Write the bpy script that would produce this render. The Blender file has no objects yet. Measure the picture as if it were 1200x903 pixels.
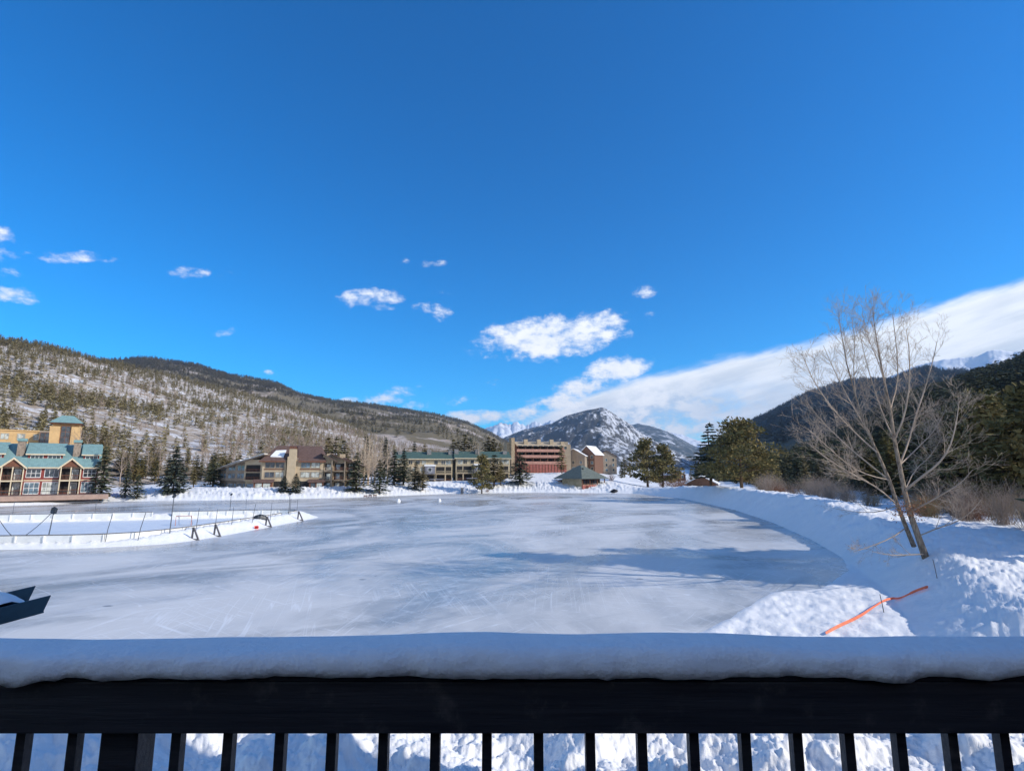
import bpy, math, random
import numpy as np
from mathutils import Vector, Matrix, Quaternion

random.seed(7)
rng = np.random.default_rng(7)
SC = bpy.context.scene
COL = SC.collection
R = math.radians
PI = math.pi

# ------------------------------------------------------------------ camera model
H_EYE = 7.0
FPX = 620.0
PITCH = R(9.16)
CP, SP = math.cos(PITCH), math.sin(PITCH)


def ray(px, py):
    cx = (px - 600.0) / FPX
    cy = (451.5 - py) / FPX
    return (cx, CP - cy * SP, SP + cy * CP)


def on_z(px, py, z=0.0):
    d = ray(px, py)
    t = (z - H_EYE) / d[2]
    return (d[0] * t, d[1] * t)


def at_y(px, py, Y):
    d = ray(px, py)
    t = Y / d[1]
    return (d[0] * t, Y, H_EYE + d[2] * t)


def azel(px, py):
    d = ray(px, py)
    return math.atan2(d[0], d[1]), math.atan2(d[2], math.hypot(d[0], d[1]))


# ------------------------------------------------------------------ noise (numpy)
_perm = np.random.default_rng(11).permutation(512)
_perm = np.concatenate([_perm, _perm])
_gang = np.random.default_rng(12).uniform(0, 2 * PI, 512)
_gx, _gy = np.cos(_gang), np.sin(_gang)


def pnoise(x, y):
    x = np.asarray(x, float); y = np.asarray(y, float)
    xi = np.floor(x).astype(int); yi = np.floor(y).astype(int)
    xf = x - xi; yf = y - yi
    xi &= 511; yi &= 511
    u = xf * xf * xf * (xf * (xf * 6 - 15) + 10)
    v = yf * yf * yf * (yf * (yf * 6 - 15) + 10)

    def g(ix, iy, fx, fy):
        h = _perm[(_perm[ix & 511] + iy) & 511]
        return _gx[h] * fx + _gy[h] * fy
    a = g(xi, yi, xf, yf); b = g(xi + 1, yi, xf - 1, yf)
    c = g(xi, yi + 1, xf, yf - 1); d = g(xi + 1, yi + 1, xf - 1, yf - 1)
    return (a + u * (b - a)) * (1 - v) + (c + u * (d - c)) * v * 1.0


def fbm(x, y, o=4, lac=2.1, gain=.5):
    s = 0; a = 1.0; f = 1.0
    for k in range(o):
        s = s + a * pnoise(np.asarray(x) * f + 17.3 * k, np.asarray(y) * f - 9.1 * k)
        a *= gain; f *= lac
    return s


def ss(x, a=0.0, b=1.0):
    t = np.clip((np.asarray(x, float) - a) / (b - a), 0, 1)
    return t * t * (3 - 2 * t)


# ------------------------------------------------------------------ objects
def link(o, parent=None):
    COL.objects.link(o)
    if parent is not None:
        o.parent = parent
    return o


def tag(o, label=None, cat=None, group=None, kind=None):
    if label: o['label'] = label
    if cat: o['category'] = cat
    if group: o['group'] = group
    if kind: o['kind'] = kind
    return o


def thing(name, label, cat, loc=(0, 0, 0), rz=0.0, group=None):
    o = bpy.data.objects.new(name, None)
    o.empty_display_size = .5
    link(o)
    o.location = loc
    o.rotation_euler = (0, 0, rz)
    return tag(o, label, cat, group)


def mesh_np(name, v, f, mats, smooth=False, mi=None):
    """v (n,3) array; f (m,k) int array of same-size polygons."""
    v = np.ascontiguousarray(v, np.float32); f = np.ascontiguousarray(f, np.int32)
    me = bpy.data.meshes.new(name)
    me.vertices.add(len(v)); me.vertices.foreach_set('co', v.ravel())
    m, k = f.shape
    me.loops.add(m * k); me.loops.foreach_set('vertex_index', f.ravel())
    me.polygons.add(m)
    me.polygons.foreach_set('loop_start', np.arange(0, m * k, k, dtype=np.int32))
    me.polygons.foreach_set('loop_total', np.full(m, k, np.int32))
    if mi is not None:
        me.polygons.foreach_set('material_index', np.ascontiguousarray(mi, np.int32))
    me.polygons.foreach_set('use_smooth', np.full(m, smooth, bool))
    for q in (mats if isinstance(mats, (list, tuple)) else [mats]):
        me.materials.append(q)
    me.update(calc_edges=True)
    return me


class MB:
    """collects shapes and links them as ONE mesh object"""

    def __init__(self):
        self.v = []; self.f = []

    def add(self, vs, fs):
        n = len(self.v)
        self.v += [tuple(p) for p in vs]
        self.f += [tuple(i + n for i in q) for q in fs]
        return self

    def box(self, x0, x1, y0, y1, z0, z1):
        return self.add([(x0, y0, z0), (x1, y0, z0), (x1, y1, z0), (x0, y1, z0),
                         (x0, y0, z1), (x1, y0, z1), (x1, y1, z1), (x0, y1, z1)],
                        [(0, 3, 2, 1), (4, 5, 6, 7), (0, 1, 5, 4), (1, 2, 6, 5), (2, 3, 7, 6), (3, 0, 4, 7)])

    def hexa(self, p):
        """8 points: bottom loop then top loop"""
        return self.add(p, [(0, 3, 2, 1), (4, 5, 6, 7), (0, 1, 5, 4), (1, 2, 6, 5), (2, 3, 7, 6), (3, 0, 4, 7)])

    def slab(self, q, t):
        """quad q (4 pts, ccw from above) with thickness t downwards"""
        lo = [(x, y, z - t) for x, y, z in q]
        return self.hexa(lo + list(q))

    def prism(self, pts, axis, a0, a1):
        """polygon pts extruded along axis. axis 'y': pts are (x,z); 'x': (y,z); 'z': (x,y)"""
        n = len(pts)

        def mk(p, a):
            return (p[0], a, p[1]) if axis == 'y' else ((a, p[0], p[1]) if axis == 'x' else (p[0], p[1], a))
        vs = [mk(p, a0) for p in pts] + [mk(p, a1) for p in pts]
        fs = [tuple(range(n))[::-1], tuple(range(n, 2 * n))]
        fs += [(i, (i + 1) % n, (i + 1) % n + n, i + n) for i in range(n)]
        return self.add(vs, fs)

    def tube(self, pts, rad, n=6, cap=True):
        pts = [Vector(p) for p in pts]
        if not isinstance(rad, (list, tuple)):
            rad = [rad] * len(pts)
        vs = []; fs = []
        ref = Vector((0.31, 0.17, .93))
        for i, p in enumerate(pts):
            t = (pts[min(i + 1, len(pts) - 1)] - pts[max(i - 1, 0)])
            if t.length < 1e-9: t = Vector((0, 0, 1))
            t.normalize()
            a = t.cross(ref)
            if a.length < .1: a = t.cross(Vector((1, 0, 0)))
            a.normalize(); b = t.cross(a)
            for k in range(n):
                w = 2 * PI * k / n
                vs.append(p + (a * math.cos(w) + b * math.sin(w)) * rad[i])
        m = len(pts)
        for i in range(m - 1):
            for k in range(n):
                fs.append((i * n + k, i * n + (k + 1) % n, (i + 1) * n + (k + 1) % n, (i + 1) * n + k))
        if cap:
            fs.append(tuple(range(n))[::-1]); fs.append(tuple((m - 1) * n + k for k in range(n)))
        return self.add(vs, fs)

    def build(self, name, mat, parent=None, smooth=False, bevel=0):
        me = bpy.data.meshes.new(name)
        me.from_pydata([tuple(p) for p in self.v], [], self.f)
        if mat is not None: me.materials.append(mat)
        if smooth:
            me.polygons.foreach_set('use_smooth', [True] * len(me.polygons))
        import bmesh
        bm = bmesh.new(); bm.from_mesh(me)
        bmesh.ops.recalc_face_normals(bm, faces=bm.faces)
        bm.to_mesh(me); bm.free()
        me.update()
        o = bpy.data.objects.new(name, me)
        link(o, parent)
        if bevel:
            b = o.modifiers.new('bevel', 'BEVEL'); b.width = bevel; b.segments = 2; b.limit_method = 'ANGLE'
        return o


def copy_tree(o, parent=None):
    c = o.copy(); COL.objects.link(c)
    if parent is not None: c.parent = parent
    for ch in list(o.children):
        copy_tree(ch, c)
    return c


# ------------------------------------------------------------------ materials
class NB:
    def __init__(self, name):
        self.m = bpy.data.materials.new(name); self.m.use_nodes = True
        self.t = self.m.node_tree
        self.b = self.t.nodes['Principled BSDF']
        self._pos = None

    def n(self, typ, **kw):
        nd = self.t.nodes.new(typ)
        for k, v in kw.items():
            setattr(nd, k, v)
        return nd

    def ln(self, a, b):
        self.t.links.new(a, b)

    def setv(self, sock, v):
        if hasattr(v, 'is_output') or hasattr(v, 'links'):
            self.ln(v, sock)
        else:
            sock.default_value = v

    def pos(self):
        if self._pos is None:
            self._pos = self.n('ShaderNodeNewGeometry').outputs['Position']
        return self._pos

    def obj(self):
        return self.n('ShaderNodeTexCoord').outputs['Object']

    def mapping(self, vec, scale=(1, 1, 1), rot=(0, 0, 0), loc=(0, 0, 0)):
        if any(rot):        # turn first, stretch after, so the grain really lies along the turned axis
            r_ = self.n('ShaderNodeMapping'); r_.inputs['Rotation'].default_value = rot
            self.ln(vec, r_.inputs['Vector']); vec = r_.outputs[0]; rot = (0, 0, 0)
        m = self.n('ShaderNodeMapping')
        m.inputs['Scale'].default_value = scale; m.inputs['Rotation'].default_value = rot
        m.inputs['Location'].default_value = loc
        self.ln(vec, m.inputs['Vector'])
        return m.outputs[0]

    def noise(self, vec, scale, detail=4, rough=.55, dist=0):
        m = self.n('ShaderNodeTexNoise')
        m.inputs['Scale'].default_value = scale; m.inputs['Detail'].default_value = detail
        m.inputs['Roughness'].default_value = rough; m.inputs['Distortion'].default_value = dist
        self.ln(vec, m.inputs['Vector'])
        return m.outputs[0]

    def ramp(self, fac, a, b, c0=0.0, c1=1.0):
        m = self.n('ShaderNodeMapRange', interpolation_type='SMOOTHSTEP')
        self.setv(m.inputs[0], fac)
        m.inputs[1].default_value = a; m.inputs[2].default_value = b
        m.inputs[3].default_value = c0; m.inputs[4].default_value = c1
        return m.outputs[0]

    def math(self, op, a, b=0.0, c=0.0):
        m = self.n('ShaderNodeMath', operation=op)
        self.setv(m.inputs[0], a); self.setv(m.inputs[1], b); self.setv(m.inputs[2], c)
        return m.outputs[0]

    def mix(self, fac, a, b, blend='MIX'):
        m = self.n('ShaderNodeMix', data_type='RGBA', blend_type=blend)
        self.setv(m.inputs[0], fac)
        for s, v in ((m.inputs[6], a), (m.inputs[7], b)):
            if isinstance(v, (tuple, list)):
                s.default_value = (*v[:3], 1)
            else:
                self.ln(v, s)
        return m.outputs[2]

    def bump(self, h, strength=.3, dist=.05):
        m = self.n('ShaderNodeBump')
        m.inputs['Strength'].default_value = strength; m.inputs['Distance'].default_value = dist
        self.ln(h, m.inputs['Height'])
        self.ln(m.outputs[0], self.b.inputs['Normal'])

    def col(self, c):
        self.setv(self.b.inputs['Base Color'], (*c[:3], 1) if isinstance(c, tuple) else c)

    def rough(self, r):
        self.setv(self.b.inputs['Roughness'], r)

    def spec(self, s):
        self.b.inputs['Specular IOR Level'].default_value = s


def simple(name, c, rough=.7, var=.18, scale=1.5, spec=.3, metal=0, bump=0):
    k = NB(name)
    n = k.noise(k.obj(), scale, 5, .6)
    k.col(k.mix(k.ramp(n, .3, .7), tuple(x * (1 - var) for x in c), tuple(min(1, x * (1 + var)) for x in c)))
    k.rough(rough); k.spec(spec); k.b.inputs['Metallic'].default_value = metal
    if bump: k.bump(k.noise(k.obj(), scale * 8, 4), bump, .02)
    return k.m


def boards_mat(name, c, pitch=.25, axis=2, var=.15):
    """horizontal lap siding / vertical boards by a wave along one axis"""
    k = NB(name)
    sep = k.n('ShaderNodeSeparateXYZ'); k.ln(k.obj(), sep.inputs[0])
    fr = k.math('FRACT', k.math('DIVIDE', sep.outputs[axis], pitch))
    n = k.noise(k.obj(), 1.2, 4)
    base = k.mix(k.ramp(n, .3, .7), tuple(x * (1 - var) for x in c), tuple(x * (1 + var) for x in c))
    k.col(k.mix(k.ramp(fr, .0, .12, .45, 0), base, tuple(x * .45 for x in c)))
    k.rough(.75); k.spec(.2); k.bump(fr, .5, .02)
    return k.m


def stone_mat(name, c):
    k = NB(name)
    v = k.n('ShaderNodeTexVoronoi'); v.inputs['Scale'].default_value = 2.6
    k.ln(k.obj(), v.inputs['Vector'])
    k.col(k.mix(k.math('MULTIPLY', v.outputs['Color'], 1.0), tuple(x * .65 for x in c), tuple(x * 1.25 for x in c)))
    k.rough(.9); k.spec(.1); k.bump(v.outputs['Distance'], .6, .05)
    return k.m


def glass_mat(name, c, rough=.06):
    k = NB(name)
    n = k.noise(k.obj(), .8, 3)
    k.col(k.mix(k.ramp(n, .4, .6), tuple(x * .6 for x in c), tuple(x * 1.3 for x in c)))
    k.rough(rough); k.spec(.7)
    return k.m


def foliage_mat(name, a, b, c):
    """a dark, b mid, c warm tip colours"""
    k = NB(name)
    oi = k.n('ShaderNodeObjectInfo')
    n = k.noise(k.pos(), 1.1, 4, .65)
    n2 = k.noise(k.pos(), .25, 2)
    col = k.mix(k.ramp(n, .35, .65), a, b)
    col = k.mix(k.ramp(n2, .42, .68, 0, .8), col, c)
    col = k.mix(k.math('MULTIPLY', oi.outputs['Random'], .45), col, tuple(x * .6 for x in a))
    k.col(col); k.rough(.75); k.spec(.12)
    return k.m


def snow_mat(name, bump=.35, sc=1.0, tint=(.87, .86, .84), dirty=0.0):
    k = NB(name)
    n = k.noise(k.pos(), .9 * sc, 7, .62)
    n2 = k.noise(k.pos(), 6.0 * sc, 5, .6)
    h = k.math('ADD', n, k.math('MULTIPLY', n2, .25))
    col = k.mix(k.ramp(n, .3, .7), tuple(x * .95 for x in tint), tint)
    if dirty:
        d = k.noise(k.pos(), .5 * sc, 6, .7)
        col = k.mix(k.ramp(d, .62, .78, 0, dirty), col, (.30, .27, .24))
    k.col(col); k.rough(.65); k.spec(.25)
    k.bump(h, bump, .25)
    return k.m


M = {}
M['snow'] = snow_mat('snow', .40, 1.0, dirty=.25)
M['snow_soft'] = snow_mat('soft_snow', .25, 3.0)
M['rail_snow'] = snow_mat('smooth_snow', .2, 7.0)
M['wood_dark'] = simple('dark_painted_wood', (.026, .026, .030), .5, .5, 6, .4, bump=.5)
k = NB('dark_painted_boards')
gr = k.noise(k.mapping(k.obj(), (1.2, 30, 30)), 1.5, 6, .65)
wr = k.noise(k.obj(), 9, 5, .7)
k.col(k.mix(k.ramp(wr, .55, .75), k.mix(k.ramp(gr, .3, .7), (.020, .020, .025), (.040, .038, .042)), (.085, .075, .07)))
k.rough(.5); k.spec(.4); k.bump(gr, .35, .01)
M['rail_wood'] = k.m
M['metal_dark'] = simple('dark_metal', (.02, .025, .03), .45, .2, 4, .5)
M['metal_pole'] = simple('grey_steel', (.12, .13, .15), .4, .2, 4, .5, .3)
M['net'] = simple('pale_net_wire', (.45, .47, .5), .6, .1)
M['gutter'] = simple('dark_teal_metal', (.035, .085, .115), .5, .2, 3, .4)
M['teal_roof'] = boards_mat('teal_metal_roof', (.19, .31, .305), .5, 0, .1)
M['green_roof'] = boards_mat('green_metal_roof', (.075, .125, .105), .5, 0, .12)
M['grey_roof'] = simple('grey_green_shingle', (.13, .15, .13), .85, .2, 2, .2, bump=.3)
M['brown_roof'] = simple('brown_shingle', (.135, .085, .07), .85, .2, 2, .2, bump=.3)
M['red_side'] = boards_mat('red_siding', (.24, .055, .045), .2, 2)
M['cream'] = simple('cream_trim', (.62, .52, .36), .7, .1)
M['white'] = simple('white_paint', (.78, .77, .74), .5, .06)
M['orange_stucco'] = simple('ochre_stucco', (.60, .39, .18), .85, .1, .8)
M['tan_stucco'] = simple('tan_stucco', (.47, .37, .245), .85, .1, .6)
M['taupe'] = simple('taupe_siding', (.28, .225, .17), .85, .15, .6)
M['yellow_tan'] = boards_mat('pale_yellow_siding', (.50, .41, .27), .2, 2)
M['brown_side'] = boards_mat('brown_red_siding', (.17, .075, .045), .2, 2)
M['redbrown'] = boards_mat('red_stained_wood', (.33, .115, .09), .3, 0)
M['pinkwood'] = boards_mat('weathered_red_wood', (.46, .25, .19), .15, 2)
M['rust'] = simple('rust_brown_wood', (.16, .085, .055), .8, .2)
M['grey_side'] = boards_mat('grey_siding', (.22, .22, .25), .2, 2)
M['stone'] = stone_mat('fieldstone', (.28, .22, .17))
M['stone_tan'] = stone_mat('tan_block', (.44, .33, .21))
M['grey_block'] = stone_mat('grey_block', (.25, .24, .23))
M['glass'] = glass_mat('window_glass', (.05, .06, .07))
M['glass_pale'] = glass_mat('curtained_glass', (.42, .43, .38), .2)
M['glass_blue'] = glass_mat('sky_painted_glass', (.14, .20, .24))  # paler blue base colour puts the sky's reflection into the panes
M['dark'] = simple('shade_and_dark_fill', (.03, .027, .025), .9, .2)  # shade of openings painted as dark colour; also a plain door and panes
M['bark'] = simple('conifer_bark', (.11, .075, .05), .9, .3, 4, .1)
M['spruce'] = foliage_mat('spruce_needles', (.065, .082, .052), (.125, .142, .082), (.19, .17, .092))
M['blue_spruce'] = foliage_mat('blue_spruce_needles', (.060, .078, .066), (.115, .138, .110), (.15, .16, .11))
M['pine'] = foliage_mat('pine_needles', (.095, .092, .038), (.21, .175, .065), (.33, .235, .085))
M['hillpine'] = foliage_mat('hill_conifer_needles', (.21, .18, .085), (.38, .32, .155), (.46, .37, .19))
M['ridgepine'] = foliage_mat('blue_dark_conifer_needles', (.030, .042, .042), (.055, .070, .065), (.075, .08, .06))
M['darkpine'] = foliage_mat('olive_dark_conifer_needles', (.075, .085, .042), (.17, .165, .07), (.29, .235, .085))  # dark green to warm olive, mottled by noise
M['twig'] = simple('grey_brown_twigs', (.34, .265, .21), .9, .25, 1, .1)
M['aspen'] = simple('pale_aspen_bark', (.50, .39, .28), .85, .25, 1, .1)
M['willow'] = simple('red_willow_twigs', (.22, .115, .075), .9, .3, .6, .1)
M['straw'] = simple('straw_brown_twigs', (.33, .235, .12), .9, .3, .6, .1)
M['black_cloth'] = simple('black_tarp', (.012, .012, .014), .6, .3, 3)
M['orange_net'] = simple('orange_plastic_mesh', (.78, .17, .07), .5, .25, 6)
M['red_plastic'] = simple('red_plastic', (.65, .03, .02), .45, .1)
M['brace_wood'] = simple('weathered_grey_wood', (.13, .12, .12), .85, .25, 3)
M['board_white'] = simple('white_rink_board', (.74, .74, .72), .5, .08, .7)


def bigtree_bark():
    k = NB('cottonwood_bark')
    n = k.noise(k.mapping(k.obj(), (6, 6, 1.2)), 2.0, 6, .7)
    k.col(k.mix(k.ramp(n, .35, .65), (.13, .095, .07), (.36, .29, .22)))
    k.rough(.9); k.spec(.1); k.bump(n, .6, .03)
    return k.m


M['cotton'] = bigtree_bark()
M['cotton_twig'] = simple('pale_cottonwood_twigs', (.38, .30, .23), .85, .2, .7, .15)


def ice_mat(name, rink=False):
    k = NB(name)
    p = k.pos()
    big = k.noise(k.mapping(p, (.075, .05, 1), (0, 0, R(20))), 1.0, 6, .62, .8)
    sweep = k.noise(k.mapping(p, (.05, .16, 1), (0, 0, R(-24))), 1.0, 5, .62, 1.0)
    fine = k.noise(k.mapping(p, (1.1, .55, 1), (0, 0, R(25))), 1.0, 8, .74, .4)
    if rink:
        col = k.mix(k.ramp(fine, .3, .7), (.60, .66, .73), (.74, .78, .82))
        k.col(col); k.rough(.5); k.spec(.3)
        k.bump(fine, .1, .05)
        return k.m
    col = k.mix(k.ramp(big, .36, .60), (.36, .35, .335), (.66, .645, .615))
    col = k.mix(k.ramp(sweep, .50, .66, 0, .6), col, (.235, .25, .255))
    col = k.mix(k.ramp(fine, .48, .72, 0, .6), col, (.72, .715, .70))
    # grey machine track sweeping across the lake, an arc round the rink corner
    sep = k.n('ShaderNodeSeparateXYZ'); k.ln(p, sep.inputs[0])
    wob = k.noise(p, .08, 3)
    ex = k.math('DIVIDE', k.math('ADD', sep.outputs[0], 46.0), 26.0); ey = k.math('DIVIDE', k.math('SUBTRACT', sep.outputs[1], 66.0), 33.0)
    er = k.math('SQRT', k.math('ADD', k.math('MULTIPLY', ex, ex), k.math('MULTIPLY', ey, ey)))
    er = k.math('ABSOLUTE', k.math('SUBTRACT', k.math('ADD', er, k.math('MULTIPLY', k.math('SUBTRACT', wob, .5), .12)), 1.06))
    col = k.mix(k.math('MULTIPLY', k.ramp(er, .015, .06, .75, 0), k.ramp(fine, .25, .6, 1, .4)), col, (.20, .22, .235))
    # scratches from skates: several thin line sets, each a stretched noise band
    lines = None
    for i, (ang, sx, sy, th) in enumerate(((72, .03, 3.0, .012), (128, .05, 2.4, .011), (35, .05, 2.4, .009),
                                           (95, .03, 3.6, .012), (158, .06, 2.0, .008), (10, .05, 2.2, .008))):
        q = k.noise(k.mapping(p, (sx, sy * .45, 1), (0, 0, R(ang)), (i * 13.7, i * 5.1, 0)), 1.0, 2, .5, .15)
        l = k.ramp(k.math('ABSOLUTE', k.math('SUBTRACT', q, .5)), 0, th, 1, 0)
        gate = k.ramp(k.noise(k.mapping(p, (1, 1, 1), (0, 0, 0), (i * 31, 7 * i, 0)), .12, 3), .45, .62)
        l = k.math('MULTIPLY', l, gate)
        lines = l if lines is None else k.math('MAXIMUM', lines, l)
    col = k.mix(k.math('MULTIPLY', lines, .5), col, (.90, .91, .92))
    # small dark pits and leaves frozen in
    v = k.n('ShaderNodeTexVoronoi'); v.inputs['Scale'].default_value = .16
    k.ln(k.mapping(p, (1, 1.6, 1)), v.inputs['Vector'])
    pit = k.ramp(k.math('ADD', v.outputs['Distance'], k.math('MULTIPLY', k.noise(p, 5, 3), .05)), .05, .075, .8, 0)
    col = k.mix(pit, col, (.10, .11, .125))
    k.col(col)
    k.rough(k.ramp(big, .35, .65, .20, .50)); k.spec(.30)
    k.bump(k.math('ADD', fine, k.math('MULTIPLY', lines, .3)), .06, .03)
    return k.m


M['ice'] = ice_mat('lake_ice')
M['rink_ice'] = ice_mat('rink_ice', True)

# ------------------------------------------------------------------ terrain functions
lake_px = [(705, 577.5), (740, 578), (800, 584), (860, 597), (905, 612), (950, 632), (984, 652), (990, 668), (957, 689), (900, 693),
           (840, 728), (796, 748)]
lake = [on_z(*q) for q in lake_px]
lake += [(8, 20.5), (-6, 19.5), (-22, 19), (-45, 21), (-75, 30), (-106, 58)]
lake += [on_z(*q) for q in [(0, 593), (60, 591), (128, 587.5), (200, 587), (300, 585.5), (420, 582.5), (520, 578.5), (620, 577)]]
LAKE = np.array(lake)
low_px = [(705, 577.5), (740, 578), (800, 584), (860, 597), (905, 612), (950, 632), (984, 652), (1036, 692), (1062, 725), (1085, 770)]
low = [on_z(*q) for q in low_px]
low += [(19, 10), (6, 13), (-22, 14), (-45, 18), (-75, 28), (-110, 57)]
low += [on_z(*q) for q in [(0, 593), (60, 591), (128, 587.5), (200, 587), (300, 585.5), (420, 582.5), (520, 578.5), (620, 577)]]
LOW = np.array(low)


def poly_sd(P, x, y):
    """signed distance to polygon, negative inside"""
    x = np.asarray(x, float); y = np.asarray(y, float)
    d = np.full(x.shape, 1e9); ins = np.zeros(x.shape, bool)
    n = len(P)
    for i in range(n):
        a = P[i]; b = P[(i + 1) % n]
        e = b - a
        wx = x - a[0]; wy = y - a[1]
        t = np.clip((wx * e[0] + wy * e[1]) / (e @ e), 0, 1)
        d = np.minimum(d, np.hypot(wx - e[0] * t, wy - e[1] * t))
        c = ((a[1] > y) != (b[1] > y))
        with np.errstate(divide='ignore', invalid='ignore'):
            xc = (b[0] - a[0]) * (y - a[1]) / (b[1] - a[1] + 1e-12) + a[0]
        ins ^= c & (x < xc)
    return np.where(ins, -d, d)


def path_dist(P, x, y):
    d = np.full(np.shape(x), 1e9)
    for i in range(len(P) - 1):
        a = np.array(P[i]); b = np.array(P[i + 1]); e = b - a
        wx = x - a[0]; wy = y - a[1]
        t = np.clip((wx * e[0] + wy * e[1]) / (e @ e), 0, 1)
        d = np.minimum(d, np.hypot(wx - e[0] * t, wy - e[1] * t))
    return d


def chaikin(P, n=2, closed=False):
    P = [np.array(p, float) for p in P]
    for _ in range(n):
        Q = [] if closed else [P[0]]
        m = len(P)
        for i in range(m if closed else m - 1):
            a, b = P[i], P[(i + 1) % m]
            Q += [a * .75 + b * .25, a * .25 + b * .75]
        if not closed: Q.append(P[-1])
        P = Q
    return P


RINK_NEAR = chaikin([(-80, 47.5), (-60, 49.3), (-48.6, 50.4), (-37.0, 51.6), (-34.6, 58), (-33.6, 68), (-32.6, 79)], 3)
RINK_FAR = chaikin([(-32.6, 79), (-32.2, 83.5), (-37.5, 83.8), (-52, 79), (-71, 74), (-92, 69)], 3)
RINK = np.array(RINK_NEAR + RINK_FAR[1:])


def g(x, y):
    """ground height in metres"""
    x = np.asarray(x, float); y = np.asarray(y, float)
    dl = poly_sd(LAKE, x, y); dw = poly_sd(LOW, x, y)
    az = np.arctan2(x, np.maximum(y, .01)); az = np.where(y < 0, np.sign(x) * PI / 2, az)
    px = 600 + np.tan(np.clip(az, -1.4, 1.4)) * FPX * 1.013
    dist = np.hypot(x, y)
    z = -.45 + .60 * ss(dl, -1.2, .9)                      # snow edge rising out of the ice
    z += .10 * fbm(x * .9, y * .9, 3) * ss(dl, -.5, 1)
    # plough bank along the right shore
    right = ss(px, 685, 800) * ss(y, 8, 20)
    hb = np.interp(y, [20, 33, 42, 55, 75, 130, 175, 200], [1.7, 2.1, 2.4, 2.9, 3.3, 3.2, 1.7, 1.2])
    wb = np.interp(y, [20, 35, 55, 80], [3.6, 3.3, 4.0, 4.2])
    crest_n = .42 * fbm(x * .3, y * .3, 4) * ss(y, 25, 50)
    back = np.interp(y, [20, 35, 60, 90], [0.0, .05, .32, .5])
    prof = (.75 * np.clip(dw / wb, 0, 1) ** .9 + .25 * ss(dw / wb, 0, 1)) * (1 - back * ss(dw, wb + 1.6, wb + 9))
    z += right * (hb + crest_n) * prof
    # far shore: ploughed bank then a slope up to the houses
    far = 1 - ss(px, 700, 790)
    far = far * ss(dist, 60, 95)
    cap = np.interp(px, [-200, 0, 110, 200, 260, 420, 470, 590, 605, 665, 700, 760],
                    [1.0, 1.2, 1.3, 2.4, 2.2, 2.2, 3.0, 3.6, 5.6, 6.0, 4.2, 2.0])
    rise = np.minimum(np.maximum(dl, 0) * .19, cap) + .012 * np.maximum(dl - 25, 0)
    lump = np.abs(fbm(x * .6, y * .6, 5, 2.2, .6)) * .95 * ss(dl, .5, 3) * (1 - ss(dl, 10, 22)) * ss(px, 100, 160)
    z += far * (rise + lump)
    z += (1 - far) * right * .006 * np.maximum(dl - 20, 0)
    # near shore below the deck: rough ploughed heaps
    near = (1 - ss(y, 17, 22)) * ss(y, 4, 9) * (1 - ss(x, 12, 18))
    hp = np.maximum(0, .55 + .9 * fbm(x * .33, y * .33, 2)) + .34 * np.abs(fbm(x * .8, y * .8, 5)) + .10 * np.abs(fbm(x * 3.2, y * 3.2, 4))
    z += near * hp * 1.1
    # broken snow on the bank and the trampled apron
    z += (.24 * np.abs(fbm(x * .7, y * .7, 6, 2.3, .62)) + .10 * fbm(x * .25 + 7, y * .25, 2) - .06) * ss(dw, .5, 3) * ss(px, 700, 800) * (1 - ss(dw, 14, 25))
    apron = ss(dl, .2, 1.2) * (1 - ss(dw, -1.5, .5)) * ss(px, 800, 860)
    z += apron * (-.06 + .07 * fbm(x * .9, y * .9, 5))
    # berm round the rink
    dr = path_dist(RINK, x, y)
    inside_r = poly_sd(RINK, x, y) < 0
    side = ss(px, 130, 230)
    berm = np.where(inside_r, .62 * np.exp(-(dr / .35) ** 2), (.52 + .42 * side) * np.exp(-(dr / (1.3 + 1.0 * side)) ** 2))
    berm *= (1 + .12 * fbm(x * 1.6, y * 1.6, 3))
    z = np.maximum(z, np.where(dl < 0, -.22 + berm * 1.25, z))
    return z


def gz(x, y):
    return float(g(np.array([x]), np.array([y]))[0])


def hit(px, py):
    """ground point seen at a pixel"""
    d = ray(px, py)
    t = np.geomspace(4, 400, 3000)
    gg = g(d[0] * t, d[1] * t)
    k = int(np.argmax(H_EYE + d[2] * t <= np.maximum(gg, 0)))
    return d[0] * t[k], d[1] * t[k], max(float(gg[k]), 0.0)


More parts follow.
